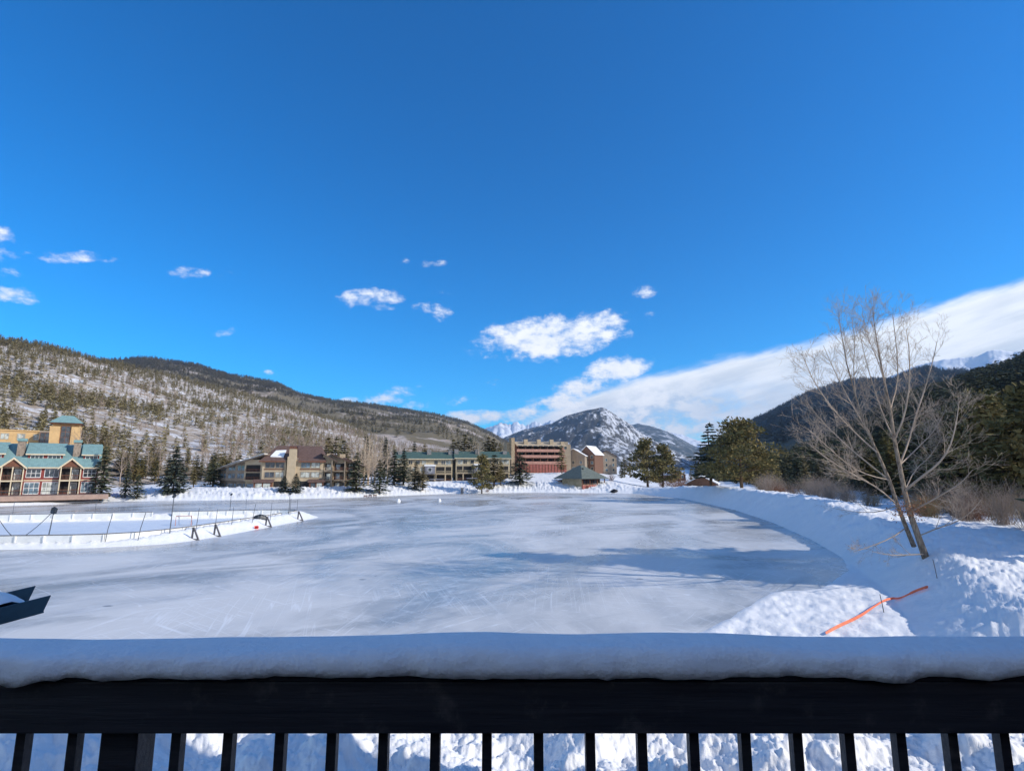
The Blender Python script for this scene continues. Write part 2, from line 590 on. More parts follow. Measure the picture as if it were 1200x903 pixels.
def build_ground():
    rs = [1.5]
    while rs[-1] < 1800:
        rs.append(rs[-1] + (.065 if 8.5 < rs[-1] < 17.5 else .09 + .0085 * rs[-1]))
    rs = np.array(rs)
    a = np.concatenate([np.linspace(-115, -56, 60, endpoint=False), np.linspace(-56, 56, 1150, endpoint=False), np.linspace(56, 115, 61)])
    a = np.radians(a)
    rr, aa = np.meshgrid(rs, a, indexing='ij')
    x = np.sin(aa) * rr; y = np.cos(aa) * rr
    z = g(x, y)
    nr, na = x.shape
    v = np.stack([x, y, z], -1).reshape(-1, 3)
    i = np.arange(nr * na).reshape(nr, na)
    f = np.stack([i[:-1, :-1], i[:-1, 1:], i[1:, 1:], i[1:, :-1]], -1).reshape(-1, 4)[:, ::-1]
    me = mesh_np('snow_ground', v, f, M['snow'], True)
    tag(link(bpy.data.objects.new('snow_ground', me)), kind='structure')
    mb = MB()
    mb.add([(math.cos(2 * PI * k / 64) * 30000, math.sin(2 * PI * k / 64) * 30000, -1.2) for k in range(64)], [tuple(range(64))])
    tag(mb.build('valley_floor', M['snow_soft']), kind='structure')
    ice = MB()
    ice.add([(p[0], p[1], 0) for p in chaikin(LAKE + (LAKE - LAKE.mean(0)) * .03, 1, True)], [tuple(range(len(LAKE) * 2))])
    tag(ice.build('lake_ice', M['ice']), kind='structure')
    ri = MB(); rp = [tuple(p) for p in RINK]
    ri.add([(p[0], p[1], .006) for p in rp], [tuple(range(len(rp)))])
    tag(ri.build('rink_ice', M['rink_ice']), kind='structure')


build_ground()

# ------------------------------------------------------------------ mountains


class Hill:
    def __init__(self, name, sky, d0, mat, z0=0.0, amp=0.0, nf=.004, power=1.0, spur=None, ncol=260, nrow=90, crag=0.0):
        # sky: (px, py, ridge distance)
        self.azs = []; self.el = []; self.d1 = []
        for px, py, D in sky:
            a, e = azel(px, py)
            self.azs.append(a); self.el.append(e); self.d1.append(D)
        self.d0 = d0; self.z0 = z0; self.amp = amp; self.nf = nf; self.power = power; self.spur = spur; self.crag = crag
        a = np.linspace(self.azs[0], self.azs[-1], ncol)
        v = np.concatenate([np.linspace(0, 1, nrow), np.linspace(1.02, 1.7, 14)])
        aa, vv = np.meshgrid(a, v, indexing='ij')
        x, y, z = self.at(aa, vv)
        n0, n1 = x.shape
        i = np.arange(n0 * n1).reshape(n0, n1)
        f = np.stack([i[:-1, :-1], i[1:, :-1], i[1:, 1:], i[:-1, 1:]], -1).reshape(-1, 4)
        me = mesh_np(name, np.stack([x, y, z], -1).reshape(-1, 3), f, mat, True)
        self.o = tag(link(bpy.data.objects.new(name, me)), kind='structure')

    def d0_at(self, a):
        return self.d0(a) if callable(self.d0) else self.d0

    def at(self, a, v):
        a = np.asarray(a, float); v = np.asarray(v, float)
        el = np.interp(a, self.azs, self.el); D1 = np.interp(a, self.azs, self.d1)
        D0 = self.d0_at(a)
        d = D0 + (D1 - D0) * v
        x = np.sin(a) * d; y = np.cos(a) * d
        zr = H_EYE + D1 * np.tan(el) + D1 * .0011 * fbm(a * 190, a * 0 + 3.3, 4) * np.clip(v, 0, 1) ** 7
        vv = np.clip(v, 0, 1)
        z = self.z0 + (zr - self.z0) * vv ** self.power
        env = np.clip(4 * vv * (1 - vv), 0, 1)
        if self.amp < 0:      # gullied rock
            z = z + -self.amp * env * (.28 - np.abs(fbm(x * self.nf, y * self.nf, 6)))
        elif self.amp:
            z = z + self.amp * env * fbm(x * self.nf, y * self.nf, 5)
        if self.crag:
            z = z + self.crag * (zr - self.z0) * vv * np.clip(fbm(a * 160, v * 3 + 2, 4), -1, 1) * .5
        if self.spur:
            for sa, sv, width, hgt in self.spur:      # ridge running down towards the viewer
                w = width * (1.15 - .4 * vv)
                z = z + hgt * np.maximum(0, 1 - np.abs(a - sa - sv * (1 - vv)) / w) * env
        z = np.where(v > 1, zr - (v - 1) * (D1 - D0) * .45, z)
        return x, y, z


def hill_mat(name, base, snow_amt, sc, tree_col=None, tree_amt=.5, tsc=None, aspen=None, asp_amt=.5, streak=(1, 1, 1), snowcol=(.80, .82, .86), facing=0):
    k = NB(name)
    p = k.pos()
    n1 = k.noise(k.mapping(p, streak), sc, 7, .65)
    col = k.mix(k.ramp(n1, .5 - snow_amt - .06, .5 - snow_amt + .07), base, snowcol)
    if aspen:
        n3 = k.noise(p, sc * .5, 6, .7)
        col = k.mix(k.ramp(n3, .5 - asp_amt + .10, .5 - asp_amt + .24, 0, .85), col, aspen)
    if facing:
        gx = k.n('ShaderNodeSeparateXYZ'); k.ln(k.n('ShaderNodeNewGeometry').outputs['Normal'], gx.inputs[0])
        n4 = k.noise(k.mapping(p, (1.4, 1, .55)), sc * 1.3, 8, .72)
        sf = k.math('ADD', n4, k.math('MULTIPLY', gx.outputs[0], facing))  # more snow on right-facing slopes, also brightening the sun side through colour
        col = k.mix(k.ramp(sf, .50, .60, 0, .9), base, snowcol)
    if tree_col:
        n2 = k.noise(p, tsc or sc * 3, 6, .7)
        col = k.mix(k.ramp(n2, .5 - tree_amt - .03, .5 - tree_amt + .05), tree_col, col) if False else \
            k.mix(k.ramp(n2, .53 - tree_amt * .3, .60 - tree_amt * .3), col, tree_col)
    k.col(col); k.rough(.95); k.spec(.03)
    k.bump(k.noise(p, sc * 6, 6, .7), .6, 2.0)
    return k.m


def hillA_mat():
    k = NB('near_hillside')
    p = k.pos()
    n = k.noise(k.mapping(p, (1, 1, 2.0)), .10, 7, .75)
    n2 = k.noise(p, .012, 4, .6)
    col = k.mix(k.ramp(n, .46, .63), (.40, .325, .25), (.76, .76, .77))
    col = k.mix(k.ramp(n2, .56, .70, 0, .55), col, (.24, .19, .15))
    k.col(col); k.rough(.95); k.spec(.03)
    k.bump(n, .8, 2.0)
    return k.m


HA = Hill('near_hillside', [(-700, 330, 850), (-300, 355, 850), (-100, 383, 850), (0, 397.5, 880), (40, 404, 900), (72, 410, 920), (112, 422, 950), (160, 432, 1000),
                            (210, 443, 1050), (270, 457, 1120), (330, 474, 1180), (400, 494, 1250), (470, 512, 1300), (540, 526, 1350), (600, 540, 1400)],
          lambda a: np.interp(a, [-1.2, -.75, -.6, -.35, 0], [165, 185, 200, 235, 300]), hillA_mat(), z0=1.5, amp=9, nf=.006, power=1.12, ncol=420, nrow=140)
HB = Hill('far_hillside', [(40, 430, 2300), (112, 423, 2300), (150, 420.5, 2350), (177, 419, 2350), (200, 423, 2350), (230, 427, 2380), (262, 437, 2400), (280, 441, 2400),
                           (323, 448, 2450), (352, 462, 2500), (387, 469, 2550), (427, 473, 2600), (467, 479, 2700), (509, 485, 2800), (547, 495, 2900),
                           (576, 508, 3000), (590, 516, 3000), (640, 545, 3000)],
          lambda a: np.interp(a, [-.7, -.3, 0.1], [900, 500, 420]),
          hill_mat('far_hillside', (.38, .31, .25), .015, .0075, (.19, .155, .095), .42, .0055, (.42, .34, .275), .5), z0=3, amp=26, nf=.003, power=1.05, ncol=300, nrow=140)
PK = Hill('middle_mountain', [(560, 535, 5200), (592, 512, 5000), (614, 503, 4800), (647, 496, 4600), (664, 488, 4500), (688, 484, 4400), (707, 482.5, 4400), (716, 486, 4400),
                              (733, 497, 4400), (751, 511, 4400), (775, 524, 4400), (800, 536, 4400), (830, 548, 4400)], 1900,
          hill_mat('middle_mountain', (.10, .095, .085), -.03, .022, (.055, .062, .052), -.2, .016, streak=(1.5, 1.0, .6), snowcol=(.62, .64, .68), facing=.12), z0=0, amp=-150, nf=.0022, power=1.0,
          spur=[(azel(707, 480)[0], -.012, .15, 75)], ncol=260, nrow=150)
PK2 = Hill('right_dark_mountain', [(690, 520, 6500), (733, 499, 6500), (748, 496, 6500), (766, 500, 6500), (783, 505.5, 6500), (798, 514, 6500), (813, 522, 6500), (850, 536, 6500), (900, 548, 6500)],
           3500, hill_mat('right_dark_mountain', (.10, .10, .09), -.05, .012, (.055, .065, .06), .25, .010, streak=(1, 1, .6), snowcol=(.66, .68, .72)), amp=60, nf=.0015, ncol=140, nrow=80)
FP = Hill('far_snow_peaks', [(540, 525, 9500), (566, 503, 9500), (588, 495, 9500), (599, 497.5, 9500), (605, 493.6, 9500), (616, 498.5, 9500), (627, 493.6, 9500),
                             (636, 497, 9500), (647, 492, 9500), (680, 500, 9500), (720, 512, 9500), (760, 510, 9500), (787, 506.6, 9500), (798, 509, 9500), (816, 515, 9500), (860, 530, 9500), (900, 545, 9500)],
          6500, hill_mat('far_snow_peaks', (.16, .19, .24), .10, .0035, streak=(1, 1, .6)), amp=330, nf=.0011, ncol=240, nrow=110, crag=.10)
R1 = Hill('right_ridge', [(820, 530, 2600), (869, 501, 2600), (890, 489, 2600), (913, 478, 2600), (944, 463, 2600), (976, 452, 2600), (1007, 445, 2600), (1046, 446, 2600), (1070, 435, 2600), (1088, 430, 2600),
                          (1105, 436, 2600), (1140, 437, 2600), (1200, 430, 2600), (1400, 400, 2600)],
          420, hill_mat('right_ridge', (.08, .085, .075), -.14, .006, (.035, .048, .046), .9, .02), amp=55, nf=.0025, ncol=200, nrow=110)
R2 = Hill('right_forest_slope', [(820, 549, 900), (900, 538, 850), (960, 522, 800), (1010, 498, 760), (1060, 470, 720), (1116, 456, 700), (1147, 446, 680), (1175, 437, 660), (1200, 427, 640), (1400, 365, 600), (1800, 320, 600)],
          lambda a: np.interp(a, [.3, .5, .7, .9], [260, 200, 110, 95]),
          hill_mat('right_forest_slope', (.10, .09, .075), -.10, .02, (.05, .055, .035), .9, .08), z0=-1.0, amp=8, nf=.008, ncol=200, nrow=90)
FR = Hill('far_snow_ridge', [(1020, 450, 3700), (1075, 428, 3700), (1105, 421, 3700), (1147, 417, 3700), (1158, 411, 3700), (1170, 410, 3700), (1186, 412.5, 3700), (1200, 411, 3700), (1300, 400, 3700)],
          2900, hill_mat('far_snow_ridge', (.12, .13, .15), .2, .006), amp=-130, nf=.004, ncol=200, nrow=90)


# brown earth cut of the lane along the foot of the hillside
aa, vv = np.meshgrid(np.linspace(azel(128, 540)[0], azel(318, 540)[0], 70), np.linspace(.034, .056, 10), indexing='ij')
X, Y, Z = HA.at(aa, vv)
Z = Z + .9 + .3 * fbm(X * .3, Y * .3, 3) - 1.0 * np.abs(fbm(X * .05, Y * .05, 2))
ii = np.arange(700).reshape(70, 10)
me = mesh_np('dirt_lane', np.stack([X, Y, Z], -1).reshape(-1, 3), np.stack([ii[:-1, :-1], ii[1:, :-1], ii[1:, 1:], ii[:-1, 1:]], -1).reshape(-1, 4), simple('brown_earth', (.24, .19, .135), .95, .3, .25, .05), True)
tag(link(bpy.data.objects.new('dirt_lane', me)), kind='structure')


# ------------------------------------------------------------------ trees
def conifer_np(seed, h, r, base=.08, whorls=24, nb=6, npt=4, spr=2, size=.55, droop=.25, pw=.85, irregular=.15, tri=False):
    """needle sprays of a conifer crown as kite quads"""
    q = np.random.default_rng(seed)
    V = []
    lean = q.uniform(-.02, .02, 2)
    for k in range(whorls):
        t = base + (1 - base) * ((k + q.uniform(0, .8)) / whorls)
        if t > .995: t = .995
        Rr = r * ((1 - t) / (1 - base)) ** pw * q.uniform(1 - irregular, 1 + irregular) + .04 * r
        if t < base + .12: Rr *= .8
        m = max(3, int(round(nb * (.55 + .45 * (1 - t)))))
        a0 = q.uniform(0, 2 * PI)
        for b in range(m):
            a = a0 + 2 * PI * b / m + q.uniform(-.4, .4)
            L = Rr * q.uniform(.65, 1.15)
            dr = droop * q.uniform(.4, 1.3)
            for s in np.linspace(.28, 1, npt):
                for e in range(spr):
                    ss_ = s + q.uniform(-.12, .05)
                    c = np.array([math.cos(a) * L * ss_ + lean[0] * t * h, math.sin(a) * L * ss_ + lean[1] * t * h, t * h - dr * L * ss_ ** 1.6 + q.uniform(-.04, .04) * h / whorls * 3])
                    w = a + q.uniform(-1.1, 1.1)
                    ln = size * q.uniform(.6, 1.25) * (.55 + .45 * min(1, L / r * 1.6))
                    pit = q.uniform(-.55, .25)
                    d = np.array([math.cos(w) * math.cos(pit), math.sin(w) * math.cos(pit), math.sin(pit)])
                    sd = np.array([-math.sin(w), math.cos(w), q.uniform(-.6, .6)]) * ln * q.uniform(.28, .45)
                    V += [c - d * ln * .35, c + sd, c + d * ln * .8, c - sd]
    # leader
    V += [np.array([lean[0] * h - .06 * r, lean[1] * h, h * .94]), np.array([lean[0] * h, lean[1] * h - .06 * r, h * .94]),
          np.array([lean[0] * h + .06 * r, lean[1] * h, h * .94]), np.array([lean[0] * h, lean[1] * h, h * 1.03])]
    V = np.array(V)
    F = np.arange(len(V)).reshape(-1, 4)
    return V, F


def pine_np(seed, h, r, base=.18, lobes=46, per=70, size=.5):
    """broad irregular pine: tufts gathered in many clumps along limbs"""
    q = np.random.default_rng(seed)
    V = []
    for k in range(lobes):
        t = base + (1 - base) * (k + q.uniform(0, 1)) / lobes
        env = r * min(1.0, ((1.02 - t) / .62) ** .75) * (.75 + .25 * min(1, (t - base) / .15))
        a = q.uniform(0, 2 * PI)
        L = env * q.uniform(.35, 1.0)
        c = np.array([math.cos(a) * L, math.sin(a) * L, t * h + q.uniform(-.2, .2)])
        lr = (.16 + .10 * q.uniform()) * r * 1.35
        for e in range(per):
            d = q.normal(size=3); d /= np.linalg.norm(d)
            p = c + d * lr * q.uniform(.3, 1.05) * np.array([1.25, 1.25, .6])
            o = d * .6 + np.array([0, 0, .25]) + q.normal(size=3) * .5; o /= np.linalg.norm(o)
            s = np.cross(o, q.normal(size=3)); s /= np.linalg.norm(s) + 1e-6
            ln = size * q.uniform(.55, 1.2)
            V += [p - o * ln * .3, p + s * ln * .3, p + o * ln * .75, p - s * ln * .3]
    V = np.array(V)
    return V, np.arange(len(V)).reshape(-1, 4)


def trunk_mb(h, r0, base=0.0, lean=0.0, seed=0):
    q = random.Random(seed)
    mb = MB()
    pts = []; rad = []
    for i in range(7):
        t = i / 6
        pts.append((lean * t * h + q.uniform(-.02, .02) * h * .2, q.uniform(-.02, .02) * h * .2, -.4 + t * (h * .96 + .4)))
        rad.append(r0 * (1 - t) ** .8 + .015)
    mb.tube(pts, rad, 8)
    return mb


PROTO = {}


def make_proto(key, kind, seed, h, r, mat, **kw):
    V, F = (pine_np if kind == 'pine' else conifer_np)(seed, h, r, **kw)
    cm = mesh_np(key + '_crown', V, F, M[mat])
    tb = trunk_mb(h * (.9 if kind == 'pine' else 1), .016 * h + .03, seed=seed)
    if kind == 'pine':
        q = random.Random(seed)
        for k in range(14):
            t = .2 + .7 * k / 14; a = q.uniform(0, 6.28); L = r * .8 * min(1, ((1.02 - t) / .62))
            tb.tube([(0, 0, t * h - .3), (math.cos(a) * L * .5, math.sin(a) * L * .5, t * h), (math.cos(a) * L, math.sin(a) * L, t * h + .1)], [.07, .05, .02], 5)
    tm = bpy.data.meshes.new(key + '_trunk'); tm.from_pydata([tuple(p) for p in tb.v], [], tb.f); tm.materials.append(M['bark'])
    PROTO[key] = (cm, tm, h, r)


make_proto('spruce_a', 'c', 1, 12, 2.9, 'spruce', whorls=30, nb=8, npt=4, spr=2, size=.75)
make_proto('spruce_b', 'c', 2, 12, 2.2, 'spruce', whorls=30, nb=7, npt=3, spr=3, size=.7, irregular=.3)
make_proto('bluespruce', 'c', 3, 12, 3.9, 'blue_spruce', base=.03, whorls=34, nb=9, npt=5, spr=2, size=.85, droop=.2)
make_proto('olive_a', 'c', 4, 12, 2.6, 'pine', base=.12, whorls=24, nb=7, npt=3, spr=3, size=.85, irregular=.35, droop=.1, pw=.7)
make_proto('olive_b', 'c', 5, 12, 2.0, 'hillpine', base=.15, whorls=22, nb=6, npt=3, spr=3, size=.8, irregular=.4, droop=.15, pw=.65)
make_proto('dark_a', 'c', 6, 12, 2.8, 'darkpine', base=.06, whorls=30, nb=8, npt=4, spr=2, size=.8, irregular=.25)
make_proto('dark_b', 'c', 8, 12, 2.3, 'darkpine', base=.06, whorls=30, nb=7, npt=4, spr=2, size=.75, irregular=.3)
make_proto('pine_broad', 'pine', 9, 12, 5.8, 'pine', base=.20, lobes=64, per=90, size=.52)
make_proto('pine_dark', 'c', 10, 12, 3.1, 'spruce', base=.12, whorls=20, nb=7, npt=5, spr=3, size=.72, irregular=.35, droop=.05, pw=.75)
make_proto('pine_mid', 'pine', 13, 12, 3.6, 'pine', base=.16, lobes=44, per=70, size=.6)


def tree(key, x, y, h, label, name='conifer_tree', group=None, z=None, wide=1.0, rz=None):
    cm, tm, ph, pr = PROTO[key]
    if z is None: z = gz(x, y)
    e = thing(name, label, 'tree', (x, y, z - .1), random.uniform(0, 6.28) if rz is None else rz, group)
    s = h / ph
    e.scale = (s * wide, s * wide, s)
    link(bpy.data.objects.new('trunk', tm), e); link(bpy.data.objects.new('crown', cm), e)
    return e


def tree_px(key, px, py_top, Y, label, name='conifer_tree', group=None, wide=1.0, sink=0):
    x, y, zt = at_y(px, py_top, Y)
    zb = gz(x, y) - sink
    return tree(key, x, y, zt - zb, label, name, group, zb, wide)


# lake-front trees, one by one
LF = [('bluespruce', 208, 522, 133, 'broad blue-green spruce alone on the snowy shore left of the tan condo block', 'spruce_tree', 1.05),
      ('spruce_b', 125, 523, 124, 'tall brownish spruce touching the right end of the red teal-roofed condos', 'spruce_tree', 1.2),
      ('spruce_b', 151, 541, 128, 'short dark spruce between the red condos and the broad blue-green spruce', 'spruce_tree', 1.0),
      ('spruce_a', 163, 556, 127, 'low rounded evergreen bush-like tree right of the short dark spruce', 'spruce_tree', 1.5),
      ('olive_b', 229, 546, 150, 'small olive conifer just right of the broad blue-green spruce', 'conifer_tree', 1.3),
      ('spruce_a', 253, 529, 158, 'dark leaning spruce in shade at the left end of the tan condo block', 'spruce_tree', 1.35),
      ('bluespruce', 334, 557, 141, 'lower left one of two short bushy spruces below the tan condo chimney', 'spruce_tree', 1.5),
      ('bluespruce', 347, 554, 142, 'taller right one of two short bushy spruces below the tan condo chimney', 'spruce_tree', 1.4),
      ('spruce_a', 419, 529, 150, 'tall spruce standing before the right end of the tan condo block', 'spruce_tree', 1.4),
      ('spruce_a', 446, 538, 152, 'spruce in front of the pale bare aspens, right of the tan condo block', 'spruce_tree', 1.5),
      ('spruce_b', 463, 526, 168, 'narrow tall spruce at the left end of the left green-roofed condos', 'spruce_tree', 1.6),
      ('spruce_b', 474, 525, 170, 'narrow dark spruce just right of its twin before the left green-roofed condos', 'spruce_tree', 1.35),
      ('spruce_b', 487, 540, 165, 'small spruce in front of the left green-roofed condos', 'spruce_tree', 1.7),
      ('olive_b', 496, 546, 164, 'smallest olive conifer in front of the left green-roofed condos', 'conifer_tree', 1.8),
      ('pine_mid', 565, 534, 168, 'golden pine on a bare stem before the right green-roofed condos', 'pine_tree', 1.1),
      ('olive_a', 579, 532, 180, 'olive conifer right behind the golden pine by the green-roofed condos', 'conifer_tree', 1.7),
      ('olive_b', 587, 535, 183, 'slim olive conifer at the right end of the green-roofed condos', 'conifer_tree', 1.1),
      ('spruce_a', 609, 529, 186, 'dark green conifer before the left end of the red-brown terraced block', 'conifer_tree', 1.9),
      ('olive_b', 658, 521, 205, 'tall brownish conifer at the right end of the red-brown terraced block', 'conifer_tree', 1.2),
      ('pine_mid', 757, 515, 192, 'taller left pine of the dark pair across the lake behind the snow mounds', 'pine_tree', 1.35),
      ('pine_mid', 775, 522, 193, 'shorter right pine of the dark pair across the lake behind the snow mounds', 'pine_tree', 1.35),
      ('pine_dark', 829, 495, 134, 'dark open-branched conifer at the left of the broad golden pine by the snow bank', 'conifer_tree', 1.4),
      ('pine_broad', 864, 493, 120, 'broad golden-green pine behind the crest of the plough bank', 'pine_tree', 1.25)]
for key, px, pt, Y, lab, nm, w in LF:
    if lab: tree_px(key, px, pt, Y, lab, nm, None, w)


def hill_or_ground(hill, x, y):
    """height of a point on a hill or the ground, whichever is higher"""
    a = math.atan2(x, y); d = math.hypot(x, y)
    D1 = np.interp(a, hill.azs, hill.d1); D0 = hill.d0_at(a)
    v = (d - D0) / (D1 - D0)
    zg = gz(x, y)
    if v <= 0: return zg
    return max(zg, float(hill.at(np.array([a]), np.array([v]))[2][0]))


# belt of olive conifers along the foot of the left hillside
n = 0
for i in range(400):
    px = random.uniform(92, 345); Y = random.uniform(172, 225)
    x, y, _ = at_y(px, 540, Y)
    if 120 < px < 150 and Y < 180: continue
    z = hill_or_ground(HA, x, y)
    tree(random.choice(['olive_a', 'olive_b', 'olive_b']), x, y, random.uniform(6.0, 10.5),
         'olive conifer in the belt along the foot of the snowy left hillside', 'conifer_tree', 'conifers at the foot of the left hillside', z, random.uniform(.8, 1.2))
    n += 1
    if n >= 84: break
# dark conifers between and behind the houses
for px, pt, Y in [(386, 512, 200), (394, 510, 205), (404, 515, 200), (430, 508, 230), (452, 512, 225), (486, 517, 225), (498, 519, 228), (531, 514, 235), (537, 517, 236), (545, 508, 240), (552, 513, 240),
                  (557, 516, 238), (572, 511, 240), (578, 513, 238), (586, 518, 236)]:
    x, y, zt = at_y(px, pt, Y); z = hill_or_ground(HA, x, y)
    tree(random.choice(['olive_a', 'spruce_b', 'olive_b']), x, y, max(5, zt - z), 'conifer rising behind the roofs of the condo blocks on the far shore',
         'conifer_tree', 'conifers behind the condo roofs', z, 1.1)
# trees across the valley between the pavilion and the broad pine
for i in range(34):
    px = random.uniform(722, 905); Y = random.uniform(235, 330)
    x, y, _ = at_y(px, 540, Y); z = gz(x, y)
    tree(random.choice(['olive_b', 'dark_b', 'olive_a']), x, y, random.uniform(7, 11.5), 'distant conifer across the valley between the pavilion and the broad golden pine',
         'conifer_tree', 'conifers across the valley', z, random.uniform(.9, 1.4))
# right-hand forest, nearest trees as individuals
n = 0
for i in range(900):
    px = random.uniform(893, 1240); Y = random.uniform(62, 215)
    lo = np.interp(px, [893, 930, 1000, 1060, 1100, 1150, 1240], [150, 138, 118, 92, 76, 66, 58])
    if Y < lo or Y > lo + 75: continue
    x, y, _ = at_y(px, 540, Y)
    z = hill_or_ground(R2, x, y)
    near = Y < lo + 22
    key = random.choice(['dark_a', 'dark_b', 'olive_a', 'dark_a'] if px > 1010 else ['olive_b', 'dark_b', 'spruce_a', 'olive_a'])
    hh = random.uniform(8.5, 13.5) if px > 1010 else random.uniform(7.5, 11)
    tree(key, x, y, hh, 'dark conifer in the forest beyond the willows on the right', 'conifer_tree', 'conifers of the right-hand forest', z, random.uniform(.9, 1.25))
    n += 1
    if n >= 135: break
# two conifers right of the frame that shade the bank
for x, y, h in [(44.5, 36.0, 19), (46, 33.0, 26), (50, 37.5, 22), (47, 30.0, 20)]:
    tree('dark_a', x, y, h, 'tall conifer on the bank right of the leaning bare tree', 'conifer_tree', 'conifers on the near bank', None, 1.3)


for k, (px, pt, Y) in enumerate([(1098, 505, 88), (1122, 478, 78), (1146, 462, 70), (1168, 500, 62), (1186, 470, 64), (1206, 450, 60), (1040, 520, 100), (1012, 525, 112)]):
    tree_px(['olive_a', 'pine_mid'][k % 3 == 2], px, pt, Y, 'golden-green conifer with sunlight in its colour at the near edge of the right-hand forest', 'conifer_tree', 'sunlit conifers at the right forest edge', 1.15)  # sunlight put into the needle colour by golden foliage
tree_px('pine_mid', 889, 526, 127, 'smaller golden pine tucked against the right side of the broad golden-green pine', 'pine_tree', None, 1.3)


def scatter(name, protos, xs, ys, zs, hs, mat, ws=None):
    Vs = []; Fs = []; off = 0
    for i in range(len(xs)):
        V, F = protos[i % len(protos)]
        a = rng.uniform(0, 6.28); c, s = math.cos(a), math.sin(a)
        h = hs[i]; w = h * (ws[i] if ws is not None else 1)
        W = np.empty_like(V)
        W[:, 0] = (V[:, 0] * c - V[:, 1] * s) * w + xs[i]
        W[:, 1] = (V[:, 0] * s + V[:, 1] * c) * w + ys[i]
        W[:, 2] = V[:, 2] * h + zs[i]
        Vs.append(W); Fs.append(F + off); off += len(V)
    me = mesh_np(name, np.concatenate(Vs), np.concatenate(Fs), mat)
    return link(bpy.data.objects.new(name, me))


LOWC = [conifer_np(50 + i, 1.0, .19, base=.1, whorls=9, nb=6, npt=2, spr=1, size=.16, irregular=.3, droop=.15) for i in range(6)]


def bare_np(seed, n=26, spread=.22):
    """unit-height bare broadleaf: thin upswept slivers"""
    q = np.random.default_rng(seed); V = []
    V += [np.array([-.012, 0, -.05]), np.array([.012, 0, -.05]), np.array([.004, 0, .9]), np.array([-.004, 0, .9])]
    for k in range(n):
        t = q.uniform(.18, .85); a = q.uniform(0, 6.28); L = spread * (1.1 - .6 * t) * q.uniform(.5, 1.1)
        p0 = np.array([0, 0, t]); p1 = np.array([math.cos(a) * L, math.sin(a) * L, t + L * q.uniform(.8, 1.7)])
        s = np.cross(p1 - p0, q.normal(size=3)); s = s / np.linalg.norm(s) * .009
        V += [p0 - s, p0 + s, p1 + s * .4, p1 - s * .4]
    V = np.array(V)
    return V, np.arange(len(V)).reshape(-1, 4)


BARE = [bare_np(80 + i) for i in range(5)]


def hill_points(hill, n, pxr, vr, dens, seed, vpow=1.0):
    q = np.random.default_rng(seed)
    px = q.uniform(*pxr, n); v = vr[0] + (vr[1] - vr[0]) * q.uniform(0, 1, n) ** vpow
    a = np.arctan((px - 600) / FPX / 1.013)
    x, y, z = hill.at(a, v)
    keep = q.uniform(0, 1, n) < dens(x, y, px, v)
    return x[keep], y[keep], z[keep], px[keep], v[keep]


def densA(x, y, px, v):
    n_ = fbm(x * .012, y * .012, 3)
    return np.clip(.30 + .9 * n_ + .75 * ss(v, .80, .95) + .15 * ss(px, 150, 330) - .25 * ss(px, 330, 480), .04, 1) * (1 - .6 * ss(px, 420, 520) * (1 - ss(v, .6, .8)))


x, y, z, px, v = hill_points(HA, 13500, (-60, 560), (.06, 1.0), densA, 5, .8)
o = scatter('hillside_forest', LOWC, x, y, z - .3, rng.uniform(4.5, 9.5, len(x)), M['hillpine'], rng.uniform(.75, 1.2, len(x)))
tag(o, kind='stuff', label='scattered olive conifers over the snowy left hillside', cat='forest')
x, y, z, px, v = hill_points(HA, 7000, (40, 600), (.02, .75), lambda x, y, px, v: np.clip(.25 + fbm(x * .01 + 4, y * .01, 3) + .5 * ss(px, 280, 400), 0, 1) * (.35 + .65 * ss(px, 200, 380)), 6, 1.3)
o = scatter('bare_aspen_grove', BARE, x, y, z - .3, rng.uniform(6, 10, len(x)), M['twig'], rng.uniform(.9, 1.4, len(x)))
tag(o, kind='stuff', label='grey-brown leafless aspens on the lower slope of the left hillside', cat='grove')
x, y, z, px, v = hill_points(HB, 17000, (90, 600), (.2, 1.0), lambda x, y, px, v: np.clip(.25 + 1.2 * fbm(x * .004, y * .007, 3) + .6 * ss(v, .7, .9), 0, 1), 8, .7)
o = scatter('ridge_forest', LOWC[:3], x, y, z - .5, rng.uniform(9, 15, len(x)), M['hillpine'], rng.uniform(1.0, 1.8, len(x)))
tag(o, kind='stuff', label='dark conifers along the far ridge behind the left hillside', cat='forest')
x, y, z, px, v = hill_points(R2, 9000, (880, 1330), (.02, 1.0), lambda x, y, px, v: np.clip(.75 + .8 * fbm(x * .012, y * .012, 3), .1, 1), 9, .8)
o = scatter('slope_forest', LOWC, x, y, z - .4, rng.uniform(8, 14, len(x)), M['darkpine'], rng.uniform(1.0, 1.7, len(x)))
tag(o, kind='stuff', label='dense dark conifer forest climbing the slope on the right', cat='forest')
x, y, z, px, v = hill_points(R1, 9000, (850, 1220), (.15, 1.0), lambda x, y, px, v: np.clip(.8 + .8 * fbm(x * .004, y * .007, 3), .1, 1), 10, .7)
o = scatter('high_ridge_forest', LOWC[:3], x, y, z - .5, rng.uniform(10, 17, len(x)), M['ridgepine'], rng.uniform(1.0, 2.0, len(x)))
tag(o, kind='stuff', label='blue-dark conifer forest on the right-hand ridge', cat='forest')


